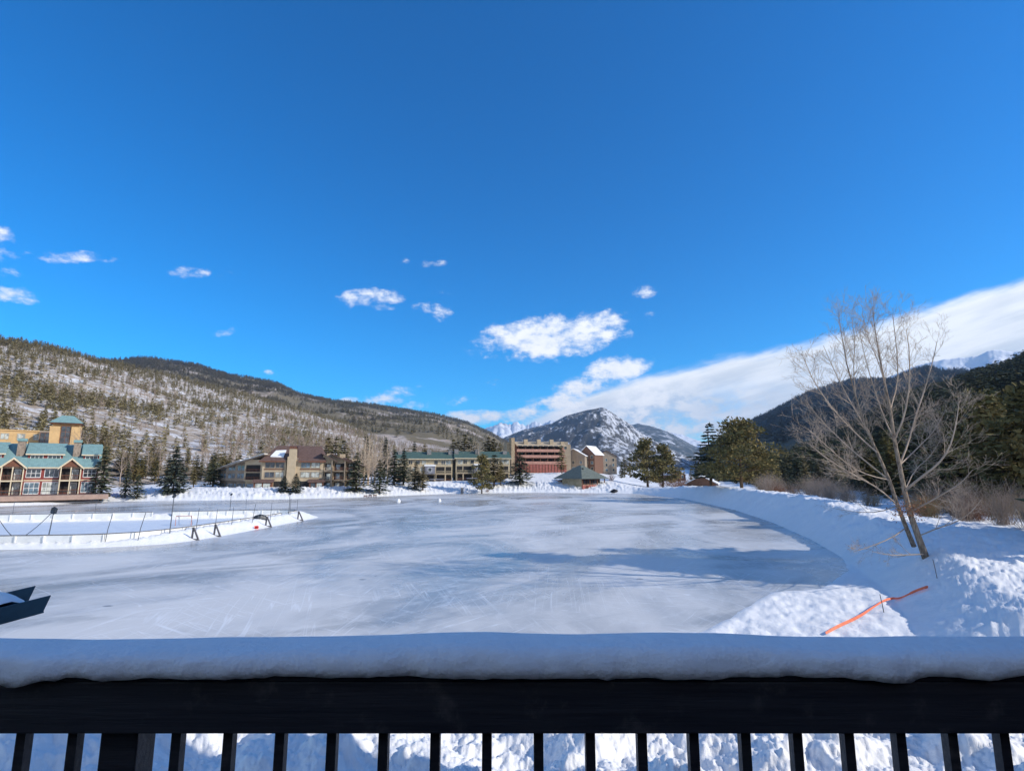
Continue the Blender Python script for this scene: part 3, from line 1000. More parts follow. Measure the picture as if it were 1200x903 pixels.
# ------------------------------------------------------------------ bare trees and shrubs
def grow(mb_b, mb_t, p, d, L, r, q, depth, up=.25, seg=4, child=(4, 6)):
    """recursive bare branch; thick wood into mb_b, twigs into mb_t"""
    pts = [p.copy()]; rad = [r]
    d = d.normalized()
    for i in range(seg):
        d = (d + Vector((q.gauss(0, .13), q.gauss(0, .13), q.gauss(0, .09) + up * .25))).normalized()
        p = p + d * (L / seg)
        pts.append(p.copy()); rad.append(max(.0045, r * (1 - .75 * (i + 1) / seg)))
    (mb_b if r > .02 else mb_t).tube(pts, rad, 5 if r > .03 else 3, cap=False)
    if depth <= 0: return
    for c in range(q.randint(*child)):
        s = q.uniform(.25, 1.0)
        i = min(seg - 1, int(s * seg)); f = s * seg - i
        bp = pts[i].lerp(pts[i + 1], f)
        ax = (pts[i + 1] - pts[i]).normalized()
        pr = ax.cross(Vector((q.gauss(0, 1), q.gauss(0, 1), q.gauss(0, 1)))).normalized()
        an = q.uniform(.45, .9)
        nd = ax * math.cos(an) + pr * math.sin(an)
        grow(mb_b, mb_t, bp, nd, L * q.uniform(.38, .62), max(.0055, r * .5 * (1 - .5 * s)), q, depth - 1, up, 3, (3, 5) if depth > 1 else (2, 4))


def big_bare_tree():
    q = random.Random(21)
    bx, by, bz = hit(1086, 653)
    root = thing('bare_tree', 'large leaning leafless cottonwood with two trunks on the snow bank at right', 'tree', (bx, by, bz))
    sc = by / 1.035 / FPX              # metres per pixel at the tree

    def P(px, py, dy=0.0):
        X, Y, Z = at_y(px, py, by + dy)
        return Vector((X - bx, dy, Z - bz))
    tr = MB(); lb = MB(); tw = MB()
    trunk1 = [P(1086, 656), P(1076, 628, .1), P(1066, 600, .2), P(1060, 575, .3), P(1054, 545, .2), P(1048, 515, .1), P(1043, 480), P(1037, 450, -.1), P(1031, 420, -.1), P(1026, 390), P(1022, 358)]
    tr.tube(trunk1, [.21, .175, .155, .135, .12, .105, .085, .065, .045, .03, .012], 9)
    trunk2 = [P(1071, 640, .9), P(1062, 618, .8), P(1052, 592, .7), P(1042, 562, .6), P(1028, 530, .6), P(1014, 500, .5), P(1003, 465, .3), P(992, 425, .2), P(985, 385, 0), P(982, 362)]
    tr.tube(trunk2, [.14, .125, .11, .098, .085, .068, .05, .036, .022, .01], 8)
    limbs = [
        ([trunk1[3], P(1078, 560, -.8), P(1098, 545, -1.5), P(1112, 527, -2.0), P(1120, 500, -2.2), P(1124, 470, -2.2)], .11),
        ([trunk1[2], P(1085, 590, -1.2), P(1106, 578, -1.8), P(1126, 566, -2.4), P(1140, 550, -2.8)], .07),
        ([trunk1[4], P(1064, 520, .8), P(1072, 490, 1.6), P(1084, 455, 2.0), P(1094, 420, 2.0), P(1098, 400, 2)], .09),
        ([trunk1[5], P(1060, 488, -1.0), P(1066, 450, -1.5), P(1066, 415, -1.6), P(1062, 385, -1.6)], .075),
        ([trunk1[6], P(1052, 450, 1.0), P(1052, 420, 1.2), P(1048, 385, 1.2), P(1046, 368, 1.2)], .06),
        ([trunk1[5], P(1036, 490, 1.2), P(1024, 455, 1.8), P(1014, 420, 2.1), P(1008, 392, 2.2)], .06),
        ([trunk1[7], P(1030, 425, -1.0), P(1018, 398, -1.6), P(1012, 375, -1.8)], .04),
        ([trunk2[3], P(1020, 545, 1.8), P(990, 520, 3.0), P(962, 492, 3.8), P(945, 470, 4.0)], .07),
        ([trunk2[4], P(1005, 510, -.6), P(978, 482, -1.6), P(955, 450, -2.0), P(942, 420, -2.0)], .065),
        ([trunk2[5], P(996, 470, 1.4), P(978, 435, 2.0), P(965, 405, 2.2)], .05),
        ([trunk2[6], P(1000, 435, -1.0), P(1002, 400, -1.4), P(998, 372, -1.5)], .04),
        ([trunk2[2], P(1030, 572, -1.2), P(1000, 556, -2.2), P(970, 538, -2.8), P(948, 520, -3.0)], .06),
        ([trunk2[3], P(1022, 558, -.5), P(998, 548, -1.5), P(975, 528, -2.4), P(950, 505, -3)], .05),
        ([trunk1[1], P(1100, 618, -.8), P(1120, 612, -1.4), P(1138, 600, -1.8), P(1150, 585, -2)], .045),
        ([trunk1[0] + Vector((-.05, 0, .35)), P(1060, 650, -1.2), P(1040, 650, -2.0), P(1022, 646, -2.4)], .05),
        ([trunk2[1], P(1045, 630, -.8), P(1015, 642, -1.6), P(1000, 646, -2)], .045),
        ([trunk2[2], P(1030, 600, 1.2), P(1004, 600, 2.2), P(980, 596, 2.8)], .04),
        ([trunk1[4], P(1075, 525, 2.6), P(1095, 505, 3.6), P(1108, 480, 4.0)], .055),
        ([trunk1[3], P(1072, 550, 2.0), P(1090, 535, 3.4), P(1104, 512, 4.2)], .05)]
    for pts, r in limbs:
        pts = [Vector(p) for p in chaikin([tuple(p) for p in pts], 1)]
        m = len(pts)
        lb.tube(pts, [.72 * r * (1 - .85 * i / (m - 1)) + .007 for i in range(m)], 6, cap=False)
        L = sum((pts[i + 1] - pts[i]).length for i in range(m - 1))
        lowl = pts[-1].z < 5.2
        for c in range(int(L * (.8 if lowl else 2.2)) + (2 if lowl else 4)):
            s = q.uniform(.22, 1.0); i = min(m - 2, int(s * (m - 1))); f = s * (m - 1) - i
            bp = pts[i].lerp(pts[i + 1], f); ax = (pts[i + 1] - pts[i]).normalized()
            pr = ax.cross(Vector((q.gauss(0, 1), q.gauss(0, 1), q.gauss(0, 1)))).normalized()
            an = q.uniform(.4, .95)
            low = bp.z < 4
            grow(lb, tw, bp, ax * math.cos(an) + pr * math.sin(an), (.7 if low else 1.0) * q.uniform(.9, 2.3) * (1.15 - .5 * s), .016 * (1.2 - s) + .006, q, 2, .30, 4, (4, 6))
    for tk in (trunk1, trunk2):
        m = len(tk)
        for c in range(34):
            s = q.uniform(.45, 1.0); i = min(m - 2, int(s * (m - 1))); f = s * (m - 1) - i
            bp = tk[i].lerp(tk[i + 1], f); ax = (tk[i + 1] - tk[i]).normalized()
            pr = ax.cross(Vector((q.gauss(0, 1), q.gauss(0, 1), q.gauss(0, 1)))).normalized()
            an = q.uniform(.4, .9)
            grow(lb, tw, bp, ax * math.cos(an) + pr * math.sin(an), q.uniform(.9, 2.4) * (1.2 - .5 * s), .02 * (1.25 - s) + .006, q, 2, .3, 4, (4, 6))
    tr.build('trunk', M['cotton'], root, True)
    lb.build('branches', M['cotton_twig'], root, True)
    tw.build('twigs', M['cotton_twig'], root)
    # a few dead leaves caught low in the crown
    lf = MB()
    for k in range(700):
        c = P(q.gauss(1068, 12), q.gauss(597, 6), q.uniform(-1.2, 1.2)); a = q.uniform(0, 6.28); b = q.uniform(-1, 1)
        u = Vector((math.cos(a), math.sin(a), b)) * .05; w = Vector((-math.sin(a), math.cos(a), q.uniform(-1, 1))) * .035
        lf.add([c - u, c + w, c + u, c - w], [(0, 1, 2, 3)])
    lf.build('dead_leaves', simple('dead_leaf', (.36, .17, .08), .8, .3, 3), root)


big_bare_tree()


def bare_tree_proto(seed, h, mat, spread=.9):
    q = random.Random(seed)
    tr = MB(); br = MB(); tw = MB()
    pts = [(q.uniform(-.1, .1) * i * .3, q.uniform(-.1, .1) * i * .3, -.3 + (h + .3) * i / 7) for i in range(8)]
    tr.tube(pts, [.12 * (1 - .9 * i / 7) * h / 9 + .01 for i in range(8)], 6)
    for k in range(26):
        t = q.uniform(.2, .97); i = min(6, int(t * 7)); p = Vector(pts[i]).lerp(Vector(pts[i + 1]), t * 7 - i)
        a = q.uniform(0, 6.28)
        grow(tw, tw, p, Vector((math.cos(a) * .55, math.sin(a) * .55, .85)), h * .30 * (1.15 - t) * spread * q.uniform(.7, 1.3) + .3, .035 * (1.1 - t) + .014, q, 1, .3, 3, (4, 6))
    res = []
    for mbx, nm in ((tr, 'trunk'), (tw, 'crown')):
        me = bpy.data.meshes.new(nm); me.from_pydata([tuple(p) for p in mbx.v], [], mbx.f); me.materials.append(mat); res.append(me)
    return res, h


BTP = [bare_tree_proto(31, 11, M['aspen']), bare_tree_proto(32, 11, M['aspen'], 1.3), bare_tree_proto(33, 11, M['twig'], 1.2)]


def bare_tree(i, x, y, h, z, label, group, wide=1):
    (tm, cm), ph = BTP[i]
    e = thing('bare_aspen', label, 'tree', (x, y, z - .1), random.uniform(0, 6), group)
    s = h / ph; e.scale = (s * wide, s * wide, s)
    link(bpy.data.objects.new('trunk', tm), e); link(bpy.data.objects.new('crown', cm), e)


for px, pt, Y in [(424, 512, 178), (429, 507, 172), (433, 510, 180), (437, 513, 170), (441, 509, 182), (428, 519, 165), (434, 516, 166), (455, 520, 180), (418, 518, 182), (447, 515, 186)]:
    x, y, zt = at_y(px, pt, Y); z = gz(x, y)
    bare_tree(random.choice([0, 1]), x, y, zt - z, z, 'pale leafless aspen in the clump between the tan condo block and the green-roofed condos', 'aspens beside the tan condo block', 1.1)
for px, pt, Y in [(551, 520, 200), (557, 518, 205), (561, 522, 198), (547, 524, 204)]:
    x, y, zt = at_y(px, pt, Y); z = gz(x, y)
    bare_tree(1, x, y, zt - z, z, 'leafless aspen in front of the right green-roofed condos', 'aspens before the green-roofed condos')
for px, pt, Y in [(96, 500, 160), (104, 508, 158), (90, 512, 150), (145, 525, 165), (160, 520, 185), (175, 522, 186), (190, 519, 188), (245, 522, 190)]:
    x, y, zt = at_y(px, pt, Y); z = hill_or_ground(HA, x, y)
    bare_tree(2, x, y, max(6, zt - z), z, 'grey-brown leafless tree standing along the foot of the left hillside', 'leafless trees at the foot of the left hillside', 1.2)


def shrub_mesh(seed, h, r, n, mat):
    q = random.Random(seed); mb = MB()
    for k in range(n):
        a = q.uniform(0, 6.28); b = q.uniform(0, .6)
        p0 = Vector((math.cos(a) * b * r * .7, math.sin(a) * b * r * .7, -.1))
        d = Vector((math.cos(a) * .6 * b, math.sin(a) * .6 * b, 1)) + Vector((q.gauss(0, .22), q.gauss(0, .22), 0))
        L = h * q.uniform(.6, 1.05)
        grow(mb, mb, p0, d, L, .018, q, 1, .1, 3, (4, 7))
    me = bpy.data.meshes.new('shrub'); me.from_pydata([tuple(p) for p in mb.v], [], mb.f); me.materials.append(mat)
    return me


SH = {'willow': shrub_mesh(41, 2.2, 1.6, 60, M['willow']), 'twig': shrub_mesh(42, 3.2, 1.5, 55, M['twig']), 'straw': shrub_mesh(43, 2.2, 1.7, 70, M['straw'])}


def shrub(kind, px, Y, s, label, name='willow_shrub', group=None, dx=0):
    x, y, _ = at_y(px, 560, Y)
    o = bpy.data.objects.new(name, SH[kind]); link(o)
    o.location = (x, y, hill_or_ground(R2, x, y) - .05); o.rotation_euler = (0, 0, random.uniform(0, 6)); o.scale = (s * random.uniform(.9, 1.2), s * random.uniform(.9, 1.2), s)
    return tag(o, label, 'shrub', group)


for px, Y, s in [(790, 172, 1.2), (797, 165, 1.2), (783, 180, 1.3), (803, 178, 1.3), (795, 160, 1.0), (812, 180, 1.4), (775, 205, 1.3), (800, 190, 1.4)]:
    shrub('willow', px, Y, s * 1.1, 'red-brown willow shrub in the snow between the dark pine pair and the broad golden pine', group='willows left of the broad golden pine')
for k in range(24):
    px = random.uniform(885, 975); Y = np.interp(px, [885, 975], [112, 92]) + random.uniform(-6, 14)
    shrub(random.choice(['twig', 'twig', 'willow']), px, Y, random.uniform(.85, 1.25), 'grey-brown leafless willow in the thicket right of the broad golden pine', group='willow thicket right of the broad golden pine')
for k in range(14):
    px = random.uniform(955, 1035); Y = np.interp(px, [955, 1035], [84, 74]) + random.uniform(-4, 8)
    if 990 < px < 1050 and Y > 78: continue
    shrub(random.choice(['straw', 'twig']), px, Y, random.uniform(.6, .95), 'low straw-coloured shrub behind the plough bank crest left of the leaning bare tree', group='straw shrubs behind the bank')
for k in range(30):
    px = random.uniform(1065, 1215); Y = np.interp(px, [1065, 1215], [60, 46]) + random.uniform(-3, 8)
    if 1178 < px < 1192: continue
    shrub(random.choice(['straw', 'straw', 'twig', 'willow']), px, Y, random.uniform(.7, 1.15), 'straw-brown bush at the forest edge behind the leaning bare tree', group='bushes at the forest edge')
for px, Y, s in [(716, 190, 1.1), (688, 178, .5), (571, 172, .5)]:
    shrub('willow', px, Y, s, {716: 'reddish round bush alone on the snow right of the pavilion', 688: 'tiny reddish bush in front of the pavilion wall', 571: 'low brown bush under the golden pine before the green-roofed condos'}[px])


# ------------------------------------------------------------------ buildings
def pbox(name, mat, parent, *boxes, bevel=0):
    if len(boxes) > 1 and name not in ('wall', 'chimney', 'chimney_cap', 'wing_wall', 'end_tower'):
        for b in boxes: o = pbox(name, mat, parent, b, bevel=bevel)      # each piece a part of its own
        return o
    mb = MB()
    for b in boxes: mb.box(*b)
    return mb.build(name, M[mat] if isinstance(mat, str) else mat, parent, bevel=bevel)


def window(parent, x0, x1, z0, z1, y, nx=2, nz=1, frame='white', pane='glass', t=.12, label=None):
    """frame standing 6 cm proud of a wall whose face is at y (viewer on the -y side); its panes are a sub-part"""
    f = MB(); g_ = MB()
    f.box(x0 - t, x0, y - .07, y + .03, z0 - t, z1 + t); f.box(x1, x1 + t, y - .07, y + .03, z0 - t, z1 + t)
    f.box(x0, x1, y - .07, y + .03, z1, z1 + t); f.box(x0, x1, y - .10, y + .03, z0 - t, z0)
    for i in range(1, nx):
        xm = x0 + (x1 - x0) * i / nx; f.box(xm - t * .4, xm + t * .4, y - .06, y + .02, z0, z1)
    for j in range(1, nz):
        zm = z0 + (z1 - z0) * j / nz; f.box(x0, x1, y - .055, y + .02, zm - t * .3, zm + t * .3)
    fo = f.build('window', M[frame], parent)
    g_.box(x0, x1, y - .02, y + .01, z0, z1)
    g_.build('pane', M[pane], fo)
    return fo


def railing(parent, x0, x1, y, z, h=1.0, mat='brown_side', gap=.3):
    mb = MB()
    mb.box(x0, x1, y - .05, y + .05, z + h - .1, z + h); mb.box(x0, x1, y - .04, y + .04, z + .1, z + .18)
    k = max(2, int((x1 - x0) / gap))
    for i in range(k + 1):
        xx = x0 + (x1 - x0) * i / k; mb.box(xx - .035, xx + .035, y - .03, y + .03, z + .18, z + h - .1)
    return mb.build('balcony_railing', M[mat], parent)


# --- red condos with teal roofs
def red_condo():
    rx, ry, zb = at_y(112, 578.5, 124)
    b = thing('condo_building', 'red condo row with teal metal roofs, cream gables and a stone chimney', 'building', (rx, ry, zb), R(38))
    b.scale = (.76, 1, 1.16)
    W = 43.0
    pbox('wall', 'red_side', b, (-W, 0, 0, 11, 0, 5.3))
    pbox('wall_trim', 'cream', b, (-W, .02, -.05, -.002, 2.62, 2.86), (-W, .02, -.05, -.002, 5.02, 5.28), (-.2, .03, -.06, -.003, 0, 5.0))
    # main roof
    mb = MB()
    mb.slab([(-W - .4, -.6, 5.2), (.5, -.6, 5.2), (.5, 6, 9.75), (-W - .4, 6, 9.75)], .22)
    mb.slab([(-W - .4, 6, 9.75), (.5, 6, 9.75), (.5, 12, 5.4), (-W - .4, 12, 5.4)], .22)
    rf = mb.build('roof', M['teal_roof'], b)
    pbox('eave_trim', 'cream', b, (-W - .4, .5, -.66, -.605, 4.98, 5.2))
    g_ = MB(); g_.prism([(0, 5.3), (11, 5.3), (6, 9.5)], 'x', -.25, -.05); g_.build('gable_wall', M['red_side'], b)
    unit = [(-3.7, -.5), (-16.3, -9.1), (-29.0, -22.0)]
    for x0, x1 in unit:
        d = MB(); d.box(x0 - .3, x1 + .3, 1.9, 5.2, 6.4, 7.75); d.build('dormer_wall', M['red_side'], b)
        d = MB(); d.slab([(x0 - .8, 1.35, 7.72), (x1 + .8, 1.35, 7.72), (x1 + .8, 5.9, 9.95), (x0 - .8, 5.9, 9.95)], .2)
        d.build('dormer_roof', M['teal_roof'], b)
        pbox('dormer_trim', 'cream', b, (x0 - .8, x1 + .8, 1.28, 1.345, 7.5, 7.74))
        if x1 - x0 < 4:
            window(b, x0 + .3, x1 - .2, 6.75, 7.4, 1.9, 3, 1)
            window(b, x0 + .25, x1 - .1, 3.35, 4.75, 0, 3, 2)
            window(b, x0 + .1, x1 - .1, .4, 2.3, 0, 4, 1, pane='glass_blue')
        else:
            window(b, x0 + .4, x0 + 3.0, 6.75, 7.4, 1.9, 3, 1); window(b, x1 - 3.0, x1 - .3, 6.75, 7.4, 1.9, 3, 1)
            window(b, x0 + .1, x0 + 3.1, 3.35, 4.75, 0, 3, 2); window(b, x1 - 3.1, x1 - .1, 3.35, 4.75, 0, 3, 1)
            window(b, x0, x0 + 3.1, .3, 2.3, 0, 3, 2, pane='glass_blue'); window(b, x1 - 3.3, x1 + .1, .3, 2.3, 0, 4, 2, pane='glass_pale')
    for xc in (-6.4, -19.0, -32.0):
        hw = 2.45
        pbox('balcony_shade_panel', 'dark', b, (xc - hw + .3, xc + hw - .3, -.06, -.004, .3, 4.9))  # shade inside the balcony as a flat dark sheet on the wall
        window(b, xc + .35, xc + 1.6, .2, 2.2, -.08, 1, 1, pane='glass_pale'); window(b, xc + .35, xc + 1.6, 2.95, 4.7, -.08, 1, 1, pane='glass_pale')
        pbox('balcony_post', 'cream', b, *[(x - .13, x + .13, -1.75, -1.5, 0, 5.2) for x in (xc - hw + .2, xc, xc + hw - .2)])
        pbox('balcony_floor', 'cream', b, (xc - hw, xc + hw, -1.8, -.07, 2.55, 2.8))
        railing(b, xc - hw + .34, xc - .14, -1.62, 2.8, .95); railing(b, xc + .14, xc + hw - .34, -1.62, 2.8, .95)
        railing(b, xc - hw + .34, xc - .14, -1.62, .05, .95); railing(b, xc + .14, xc + hw - .34, -1.62, .05, .95)
        pbox('side_wall', 'red_side', b, (xc - hw, xc - hw + .15, -1.45, -.08, 0, 5.2), (xc + hw - .15, xc + hw, -1.45, -.08, 0, 5.2))
        gb = MB(); gb.prism([(xc - hw, 5.25), (xc + hw, 5.25), (xc, 6.75)], 'y', -1.7, 1.2); gb.build('gable', M['brown_side'], b)
        gr = MB()
        gr.slab([(xc - hw - .55, -2.0, 5.1), (xc, -2.0, 7.0), (xc, 2.2, 7.0), (xc - hw - .55, 2.2, 5.1)], .16)
        gr.slab([(xc, -2.0, 7.0), (xc + hw + .55, -2.0, 5.1), (xc + hw + .55, 2.2, 5.1), (xc, 2.2, 7.0)], .16)
        gr.build('gable_roof', M['teal_roof'], b)
        gt = MB()
        for sg in (-1, 1):
            gt.hexa([(xc, -2.08, 6.62), (xc + sg * (hw + .55), -2.08, 4.72), (xc + sg * (hw + .55), -2.01, 4.72), (xc, -2.01, 6.62),
                     (xc, -2.08, 6.98), (xc + sg * (hw + .55), -2.08, 5.08), (xc + sg * (hw + .55), -2.01, 5.08), (xc, -2.01, 6.98)])
        gt.build('gable_trim', M['cream'], b)
        ch = pbox('chimney', 'stone', b, (xc - .2, xc + 1.5, 2.4, 4.2, 6, 10.1))
        pbox('chimney_cap', 'teal_roof', ch, (xc - .4, xc + 1.7, 2.2, 4.4, 10.1, 10.6))
    # terrace with planters and fence posts in front
    t = MB(); t.box(-W, 3, -6.5, -1.9, -.8, .06)
    t.build('terrace', simple('pink_paving', (.36, .25, .20), .9, .12, 1), b)
    railing(b, -W, 2.5, -4.2, .06, .8, 'metal_dark', .9)


red_condo()


# --- ochre tower building behind
def tower_building():
    x, y, _ = at_y(74, 530, 165)
    zb = gz(x, y) - 1
    b = thing('tower_building', 'ochre stucco tower with flared corners and a low teal hip roof, behind the red condos', 'building', (x, y, zb), R(36))
    b.scale = (.78, .78, 1)
    top = at_y(74, 497, 165)[2] - zb
    mb = MB()
    w0, w1 = 3.9, 4.3
    mb.prism([(-w0, 0), (-w0 + 1.3, -1.3), (w0 - 1.3, -1.3), (w0, 0), (w0, 8), (-w0, 8)], 'z', 0, top - 1.6)
    for sx in (-1, 1):     # battered corner piers widening at the head
        mb.hexa([(sx * 1.9, -1.62, 0), (sx * 3.9, -1.62, 0), (sx * 3.9, .2, 0), (sx * 1.9, .2, 0),
                 (sx * 1.7, -1.9, top - .8), (sx * 4.9, -1.9, top - .8), (sx * 4.9, .4, top - .8), (sx * 1.7, .4, top - .8)])
    mb.box(-4.3, 4.3, -.4, 8.2, top - 1.6, top)
    mb.build('wall', M['orange_stucco'], b)
    window(b, -1.35, 1.35, top - 7.6, top - .7, -1.36, 2, 4, 'brown_side', 'glass', .18)
    pbox('bay_sill', 'brown_side', b, (-1.8, 1.8, -2.0, -1.45, top - 8.3, top - 7.9))
    pbox('cornice', 'brown_side', b, (-4.9, 4.9, -2.1, 8.8, top, top + .35))
    r_ = MB(); h = top + .36
    lo = [(-5.3, -2.5, h), (5.3, -2.5, h), (5.3, 9.2, h), (-5.3, 9.2, h)]; hi = [(-1.9, 1.2, h + 2.4), (1.9, 1.2, h + 2.4), (1.9, 5.2, h + 2.4), (-1.9, 5.2, h + 2.4)]
    r_.hexa(lo + hi); r_.build('roof', M['teal_roof'], b)
    # lower parapet wing to the left
    x2, y2, _ = at_y(22, 530, 172)
    c = thing('stucco_wing', 'flat-topped ochre stucco block with square windows left of the ochre tower', 'building', (x2, y2, gz(x2, y2) - 1), R(38))
    t2 = at_y(22, 505, 172)[2] - gz(x2, y2) + 1
    pbox('wall', 'orange_stucco', c, (-14, 7.6, 0, 10, 0, t2))
    pbox('parapet', 'orange_stucco', c, (-14.2, 7.9, -.25, 10.2, t2, t2 + .4))
    for i in range(5):
        xx = -12.6 + i * 3.9
        window(c, xx, xx + 1.8, t2 - 2.7, t2 - .9, 0, 2, 1, 'tan_stucco', 'glass_pale', .14)
        window(c, xx + .3, xx + 1.9, t2 - 6.0, t2 - 4.3, 0, 1, 1, 'tan_stucco', 'dark', .12)
    # connecting dark glazed link
    d = thing('link_building', 'narrow dark glazed link between the ochre block and the ochre tower', 'building', (*at_y(50, 530, 172)[:2], gz(x2, y2) - 1), R(38))
    pbox('wall', 'taupe', d, (-1.5, 2.6, 1, 8, 0, t2 + .2)); window(d, -1.2, 2.2, t2 - 5, t2 - .5, 1, 3, 3, 'brown_side', 'glass', .12)


tower_building()


# --- tan condo block in the middle
def tan_condo():
    x, y, zb = at_y(340, 574.5, 152)
    b = thing('condo_building', 'wide tan condo block with stepped shed roofs, brown hip roof and tall central chimney', 'building', (x, y, zb), R(16))
    # central block
    pbox('wall', 'tan_stucco', b, (-7.4, -1.3, -1.6, 12, 0, 8.6), (-1.3, 1.3, -.6, 12, 0, 8.6), (1.3, 8.6, -1.6, 12, 0, 8.6))
    ch = pbox('chimney', 'tan_stucco', b, (-.95, 1.35, -2.5, -.65, 0, 9.4), (-.6, 1.3, -2.4, -.7, 9.4, 11.6))
    pbox('chimney_cap', 'brown_side', ch, (-.75, 1.45, -2.5, -.6, 11.6, 11.85), *[(a, a + .4, -1.75, -1.35, 11.85, 12.3) for a in (-.5, .15, .8)])
    for (a0, a1, t0, t1) in ((-8.2, -1.5, -4.6, -.5), (2.0, 9.3, .9, 7.4)):
        r_ = MB()
        r_.hexa([(a0, -2.6, 8.15), (a1, -2.6, 8.15), (a1, 13, 8.15), (a0, 13, 8.15), (t0, 4.2, 12.7), (t1, 4.2, 12.7), (t1, 7, 12.7), (t0, 7, 12.7)])
        r_.build('roof', M['brown_roof'], b)
    r_ = MB(); r_.slab([(-1.5, -.6, 9.5), (2.0, -.6, 9.5), (2.0, 5.5, 12.9), (-1.5, 5.5, 12.9)], .3); r_.build('roof', M['brown_roof'], b)
    pbox('fascia', 'brown_side', b, (-8.2, -1.5, -2.7, -2.61, 7.85, 8.2), (2.0, 9.3, -2.7, -2.61, 7.85, 8.2))
    for z0 in (3.7, 6.35):
        for (a, c, p) in ((-6.6, -4.3, 'glass'), (-3.9, -1.9, 'glass' if z0 > 5 else 'glass_pale'), (2.7, 5.0, 'glass_blue' if z0 > 5 else 'glass_pale'), (5.4, 7.6, 'glass_pale')):
            window(b, a, c, z0, z0 + 1.4, -1.6, 2, 1, 'taupe', p)
    pbox('window_band', 'brown_side', b, (-6.9, -1.7, -1.69, -1.62, 5.75, 6.05), (2.4, 7.9, -1.69, -1.62, 5.75, 6.05))
    for a0, a1 in ((-9.0, -4.4), (5.2, 9.0)):
        pbox('ground_bay', 'brown_side', b, (a0, a1, -3.4, -1.65, -.5, 2.5))
        r_ = MB(); r_.slab([(a0 - .4, -3.8, 2.5), (a1 + .4, -3.8, 2.5), (a1 + .4, -1.68, 3.2), (a0 - .4, -1.68, 3.2)], .2); r_.build('bay_roof', M['brown_roof'], b)
        xm = (a0 + a1) / 2
        window(b, a0 + .4, xm - .2, .6, 2.1, -3.4, 1, 1, 'brown_side', 'glass_pale' if a0 < 0 else 'glass'); window(b, xm + .1, a1 - .4, .6, 2.1, -3.4, 1, 1, 'brown_side', 'glass_pale')
    pbox('ground_shade_panel', 'dark', b, (-4.2, -1.8, -1.66, -1.605, 0, 2.6), (2.6, 5.0, -1.66, -1.605, 0, 2.6))  # ground-floor shade painted as dark sheets
    before = set(b.children)
    # left wing: bays stepping back, each with a shed roof rising to the right
    for i, (x0, x1, y0, zt) in enumerate(((-11.6, -7.5, -.2, 8.6), (-14.6, -11.7, 1.2, 7.6), (-17.6, -14.7, 2.6, 7.0), (-20.4, -17.7, 4.0, 6.5))):
        pbox('wing_wall', 'taupe' if i else 'tan_stucco', b, (x0, x1, y0, y0 + 10, 2.6, zt), (x0, x1, y0 + .8, y0 + 10, -.3, 2.597))
        for z0 in (3.3, 5.5):
            if i == 0:
                pbox('balcony_shade_panel', 'dark', b, (x0 + .4, x1 - .5, y0 - .05, y0 - .004, z0 - .3, z0 + 1.6))  # dark sheet in place of the balcony's inner shade
                railing(b, x0 + .4, x1 - .5, y0 - .3, z0 - .4, .9)
            else:
                window(b, x0 + .6, x1 - .6, z0 + .1, z0 + 1.4, y0, 2, 1, 'taupe', 'glass_blue')
        window(b, x0 + .3, (x0 + x1) / 2 - .15, .5, 1.8, y0 + .8, 1, 1, 'taupe', 'glass_blue'); window(b, (x0 + x1) / 2 + .15, x1 - .3, .5, 1.8, y0 + .8, 1, 1, 'taupe', 'glass_blue')
        if i < 3:
            xl = x0 - 1.6
            r_ = MB(); r_.slab([(xl, y0 - 1.2, zt - .9), (x1 + .8, y0 - 1.2, zt + 1.5), (x1 + .8, y0 + 9, zt + 1.5), (xl, y0 + 9, zt - .9)], .25)
            rr = r_.build('shed_roof', M['taupe'], b)
            s_ = MB(); s_.slab([(xl + .3, y0 - .3, zt - .9 + .45), (x1 + .3, y0 - .3, zt + 1.5 + .2), (x1 + .3, y0 + 8.6, zt + 1.72), (xl + .3, y0 + 8.6, zt - .45)], .33)
            s_.build('roof_snow', M['snow_soft'], rr)
        pbox('chimney', 'tan_stucco', b, (x0 + .4, x0 + 2.1, y0 + 3.5, y0 + 5, zt - .6, zt + 1.9 - .15 * i))
    piv = Matrix.Translation((-7.4, -.2, 0))
    turn = piv @ Matrix.Rotation(R(-32), 4, 'Z') @ Matrix.Diagonal((1.5, 1, 1, 1)) @ piv.inverted()
    for o in set(b.children) - before: o.matrix_local = turn
    # right wing: balconies under shed roofs falling to the right
    for i, (x0, x1, y0, zt) in enumerate(((8.7, 11.1, -.9, 8.4), (11.2, 14.6, .3, 8.3), (14.7, 18.2, 1.6, 7.2))):
        pbox('wing_wall', 'tan_stucco', b, (x0, x1, y0, y0 + 10, -.3, zt))
        for z0 in (.3, 3.0, 5.6):
            pbox('balcony_shade_panel', 'dark', b, (x0 + .35, x1 - .3, y0 - .05, y0 - .004, z0, z0 + 2.0))  # flat dark panel carries the shade behind each balcony
            window(b, x0 + .8, x0 + 1.9, z0 + .2, z0 + 1.7, y0 - .06, 1, 1, 'taupe', 'glass_pale' if (i + int(z0)) % 2 else 'glass_blue', .08)
            if z0 > 1:
                pbox('balcony_floor', 'taupe', b, (x0 + .1, x1 - .1, y0 - 1.5, y0 - .051, z0 - .3, z0 - .1))
                railing(b, x0 + .1, x1 - .1, y0 - 1.42, z0 - .1, .95, 'brown_side' if i else 'taupe')
        pbox('balcony_post', 'taupe', b, (x1 - .28, x1 - .02, y0 - 1.75, y0 - 1.52, -.3, zt - .1))
        r_ = MB(); r_.slab([(x0 - .8, y0 - 1.8, zt + 2.2), (x1 + 1.3, y0 - 1.8, zt - .2), (x1 + 1.3, y0 + 10, zt - .2), (x0 - .8, y0 + 10, zt + 2.2)], .25)
        r_.build('shed_roof', M['brown_roof'], b)
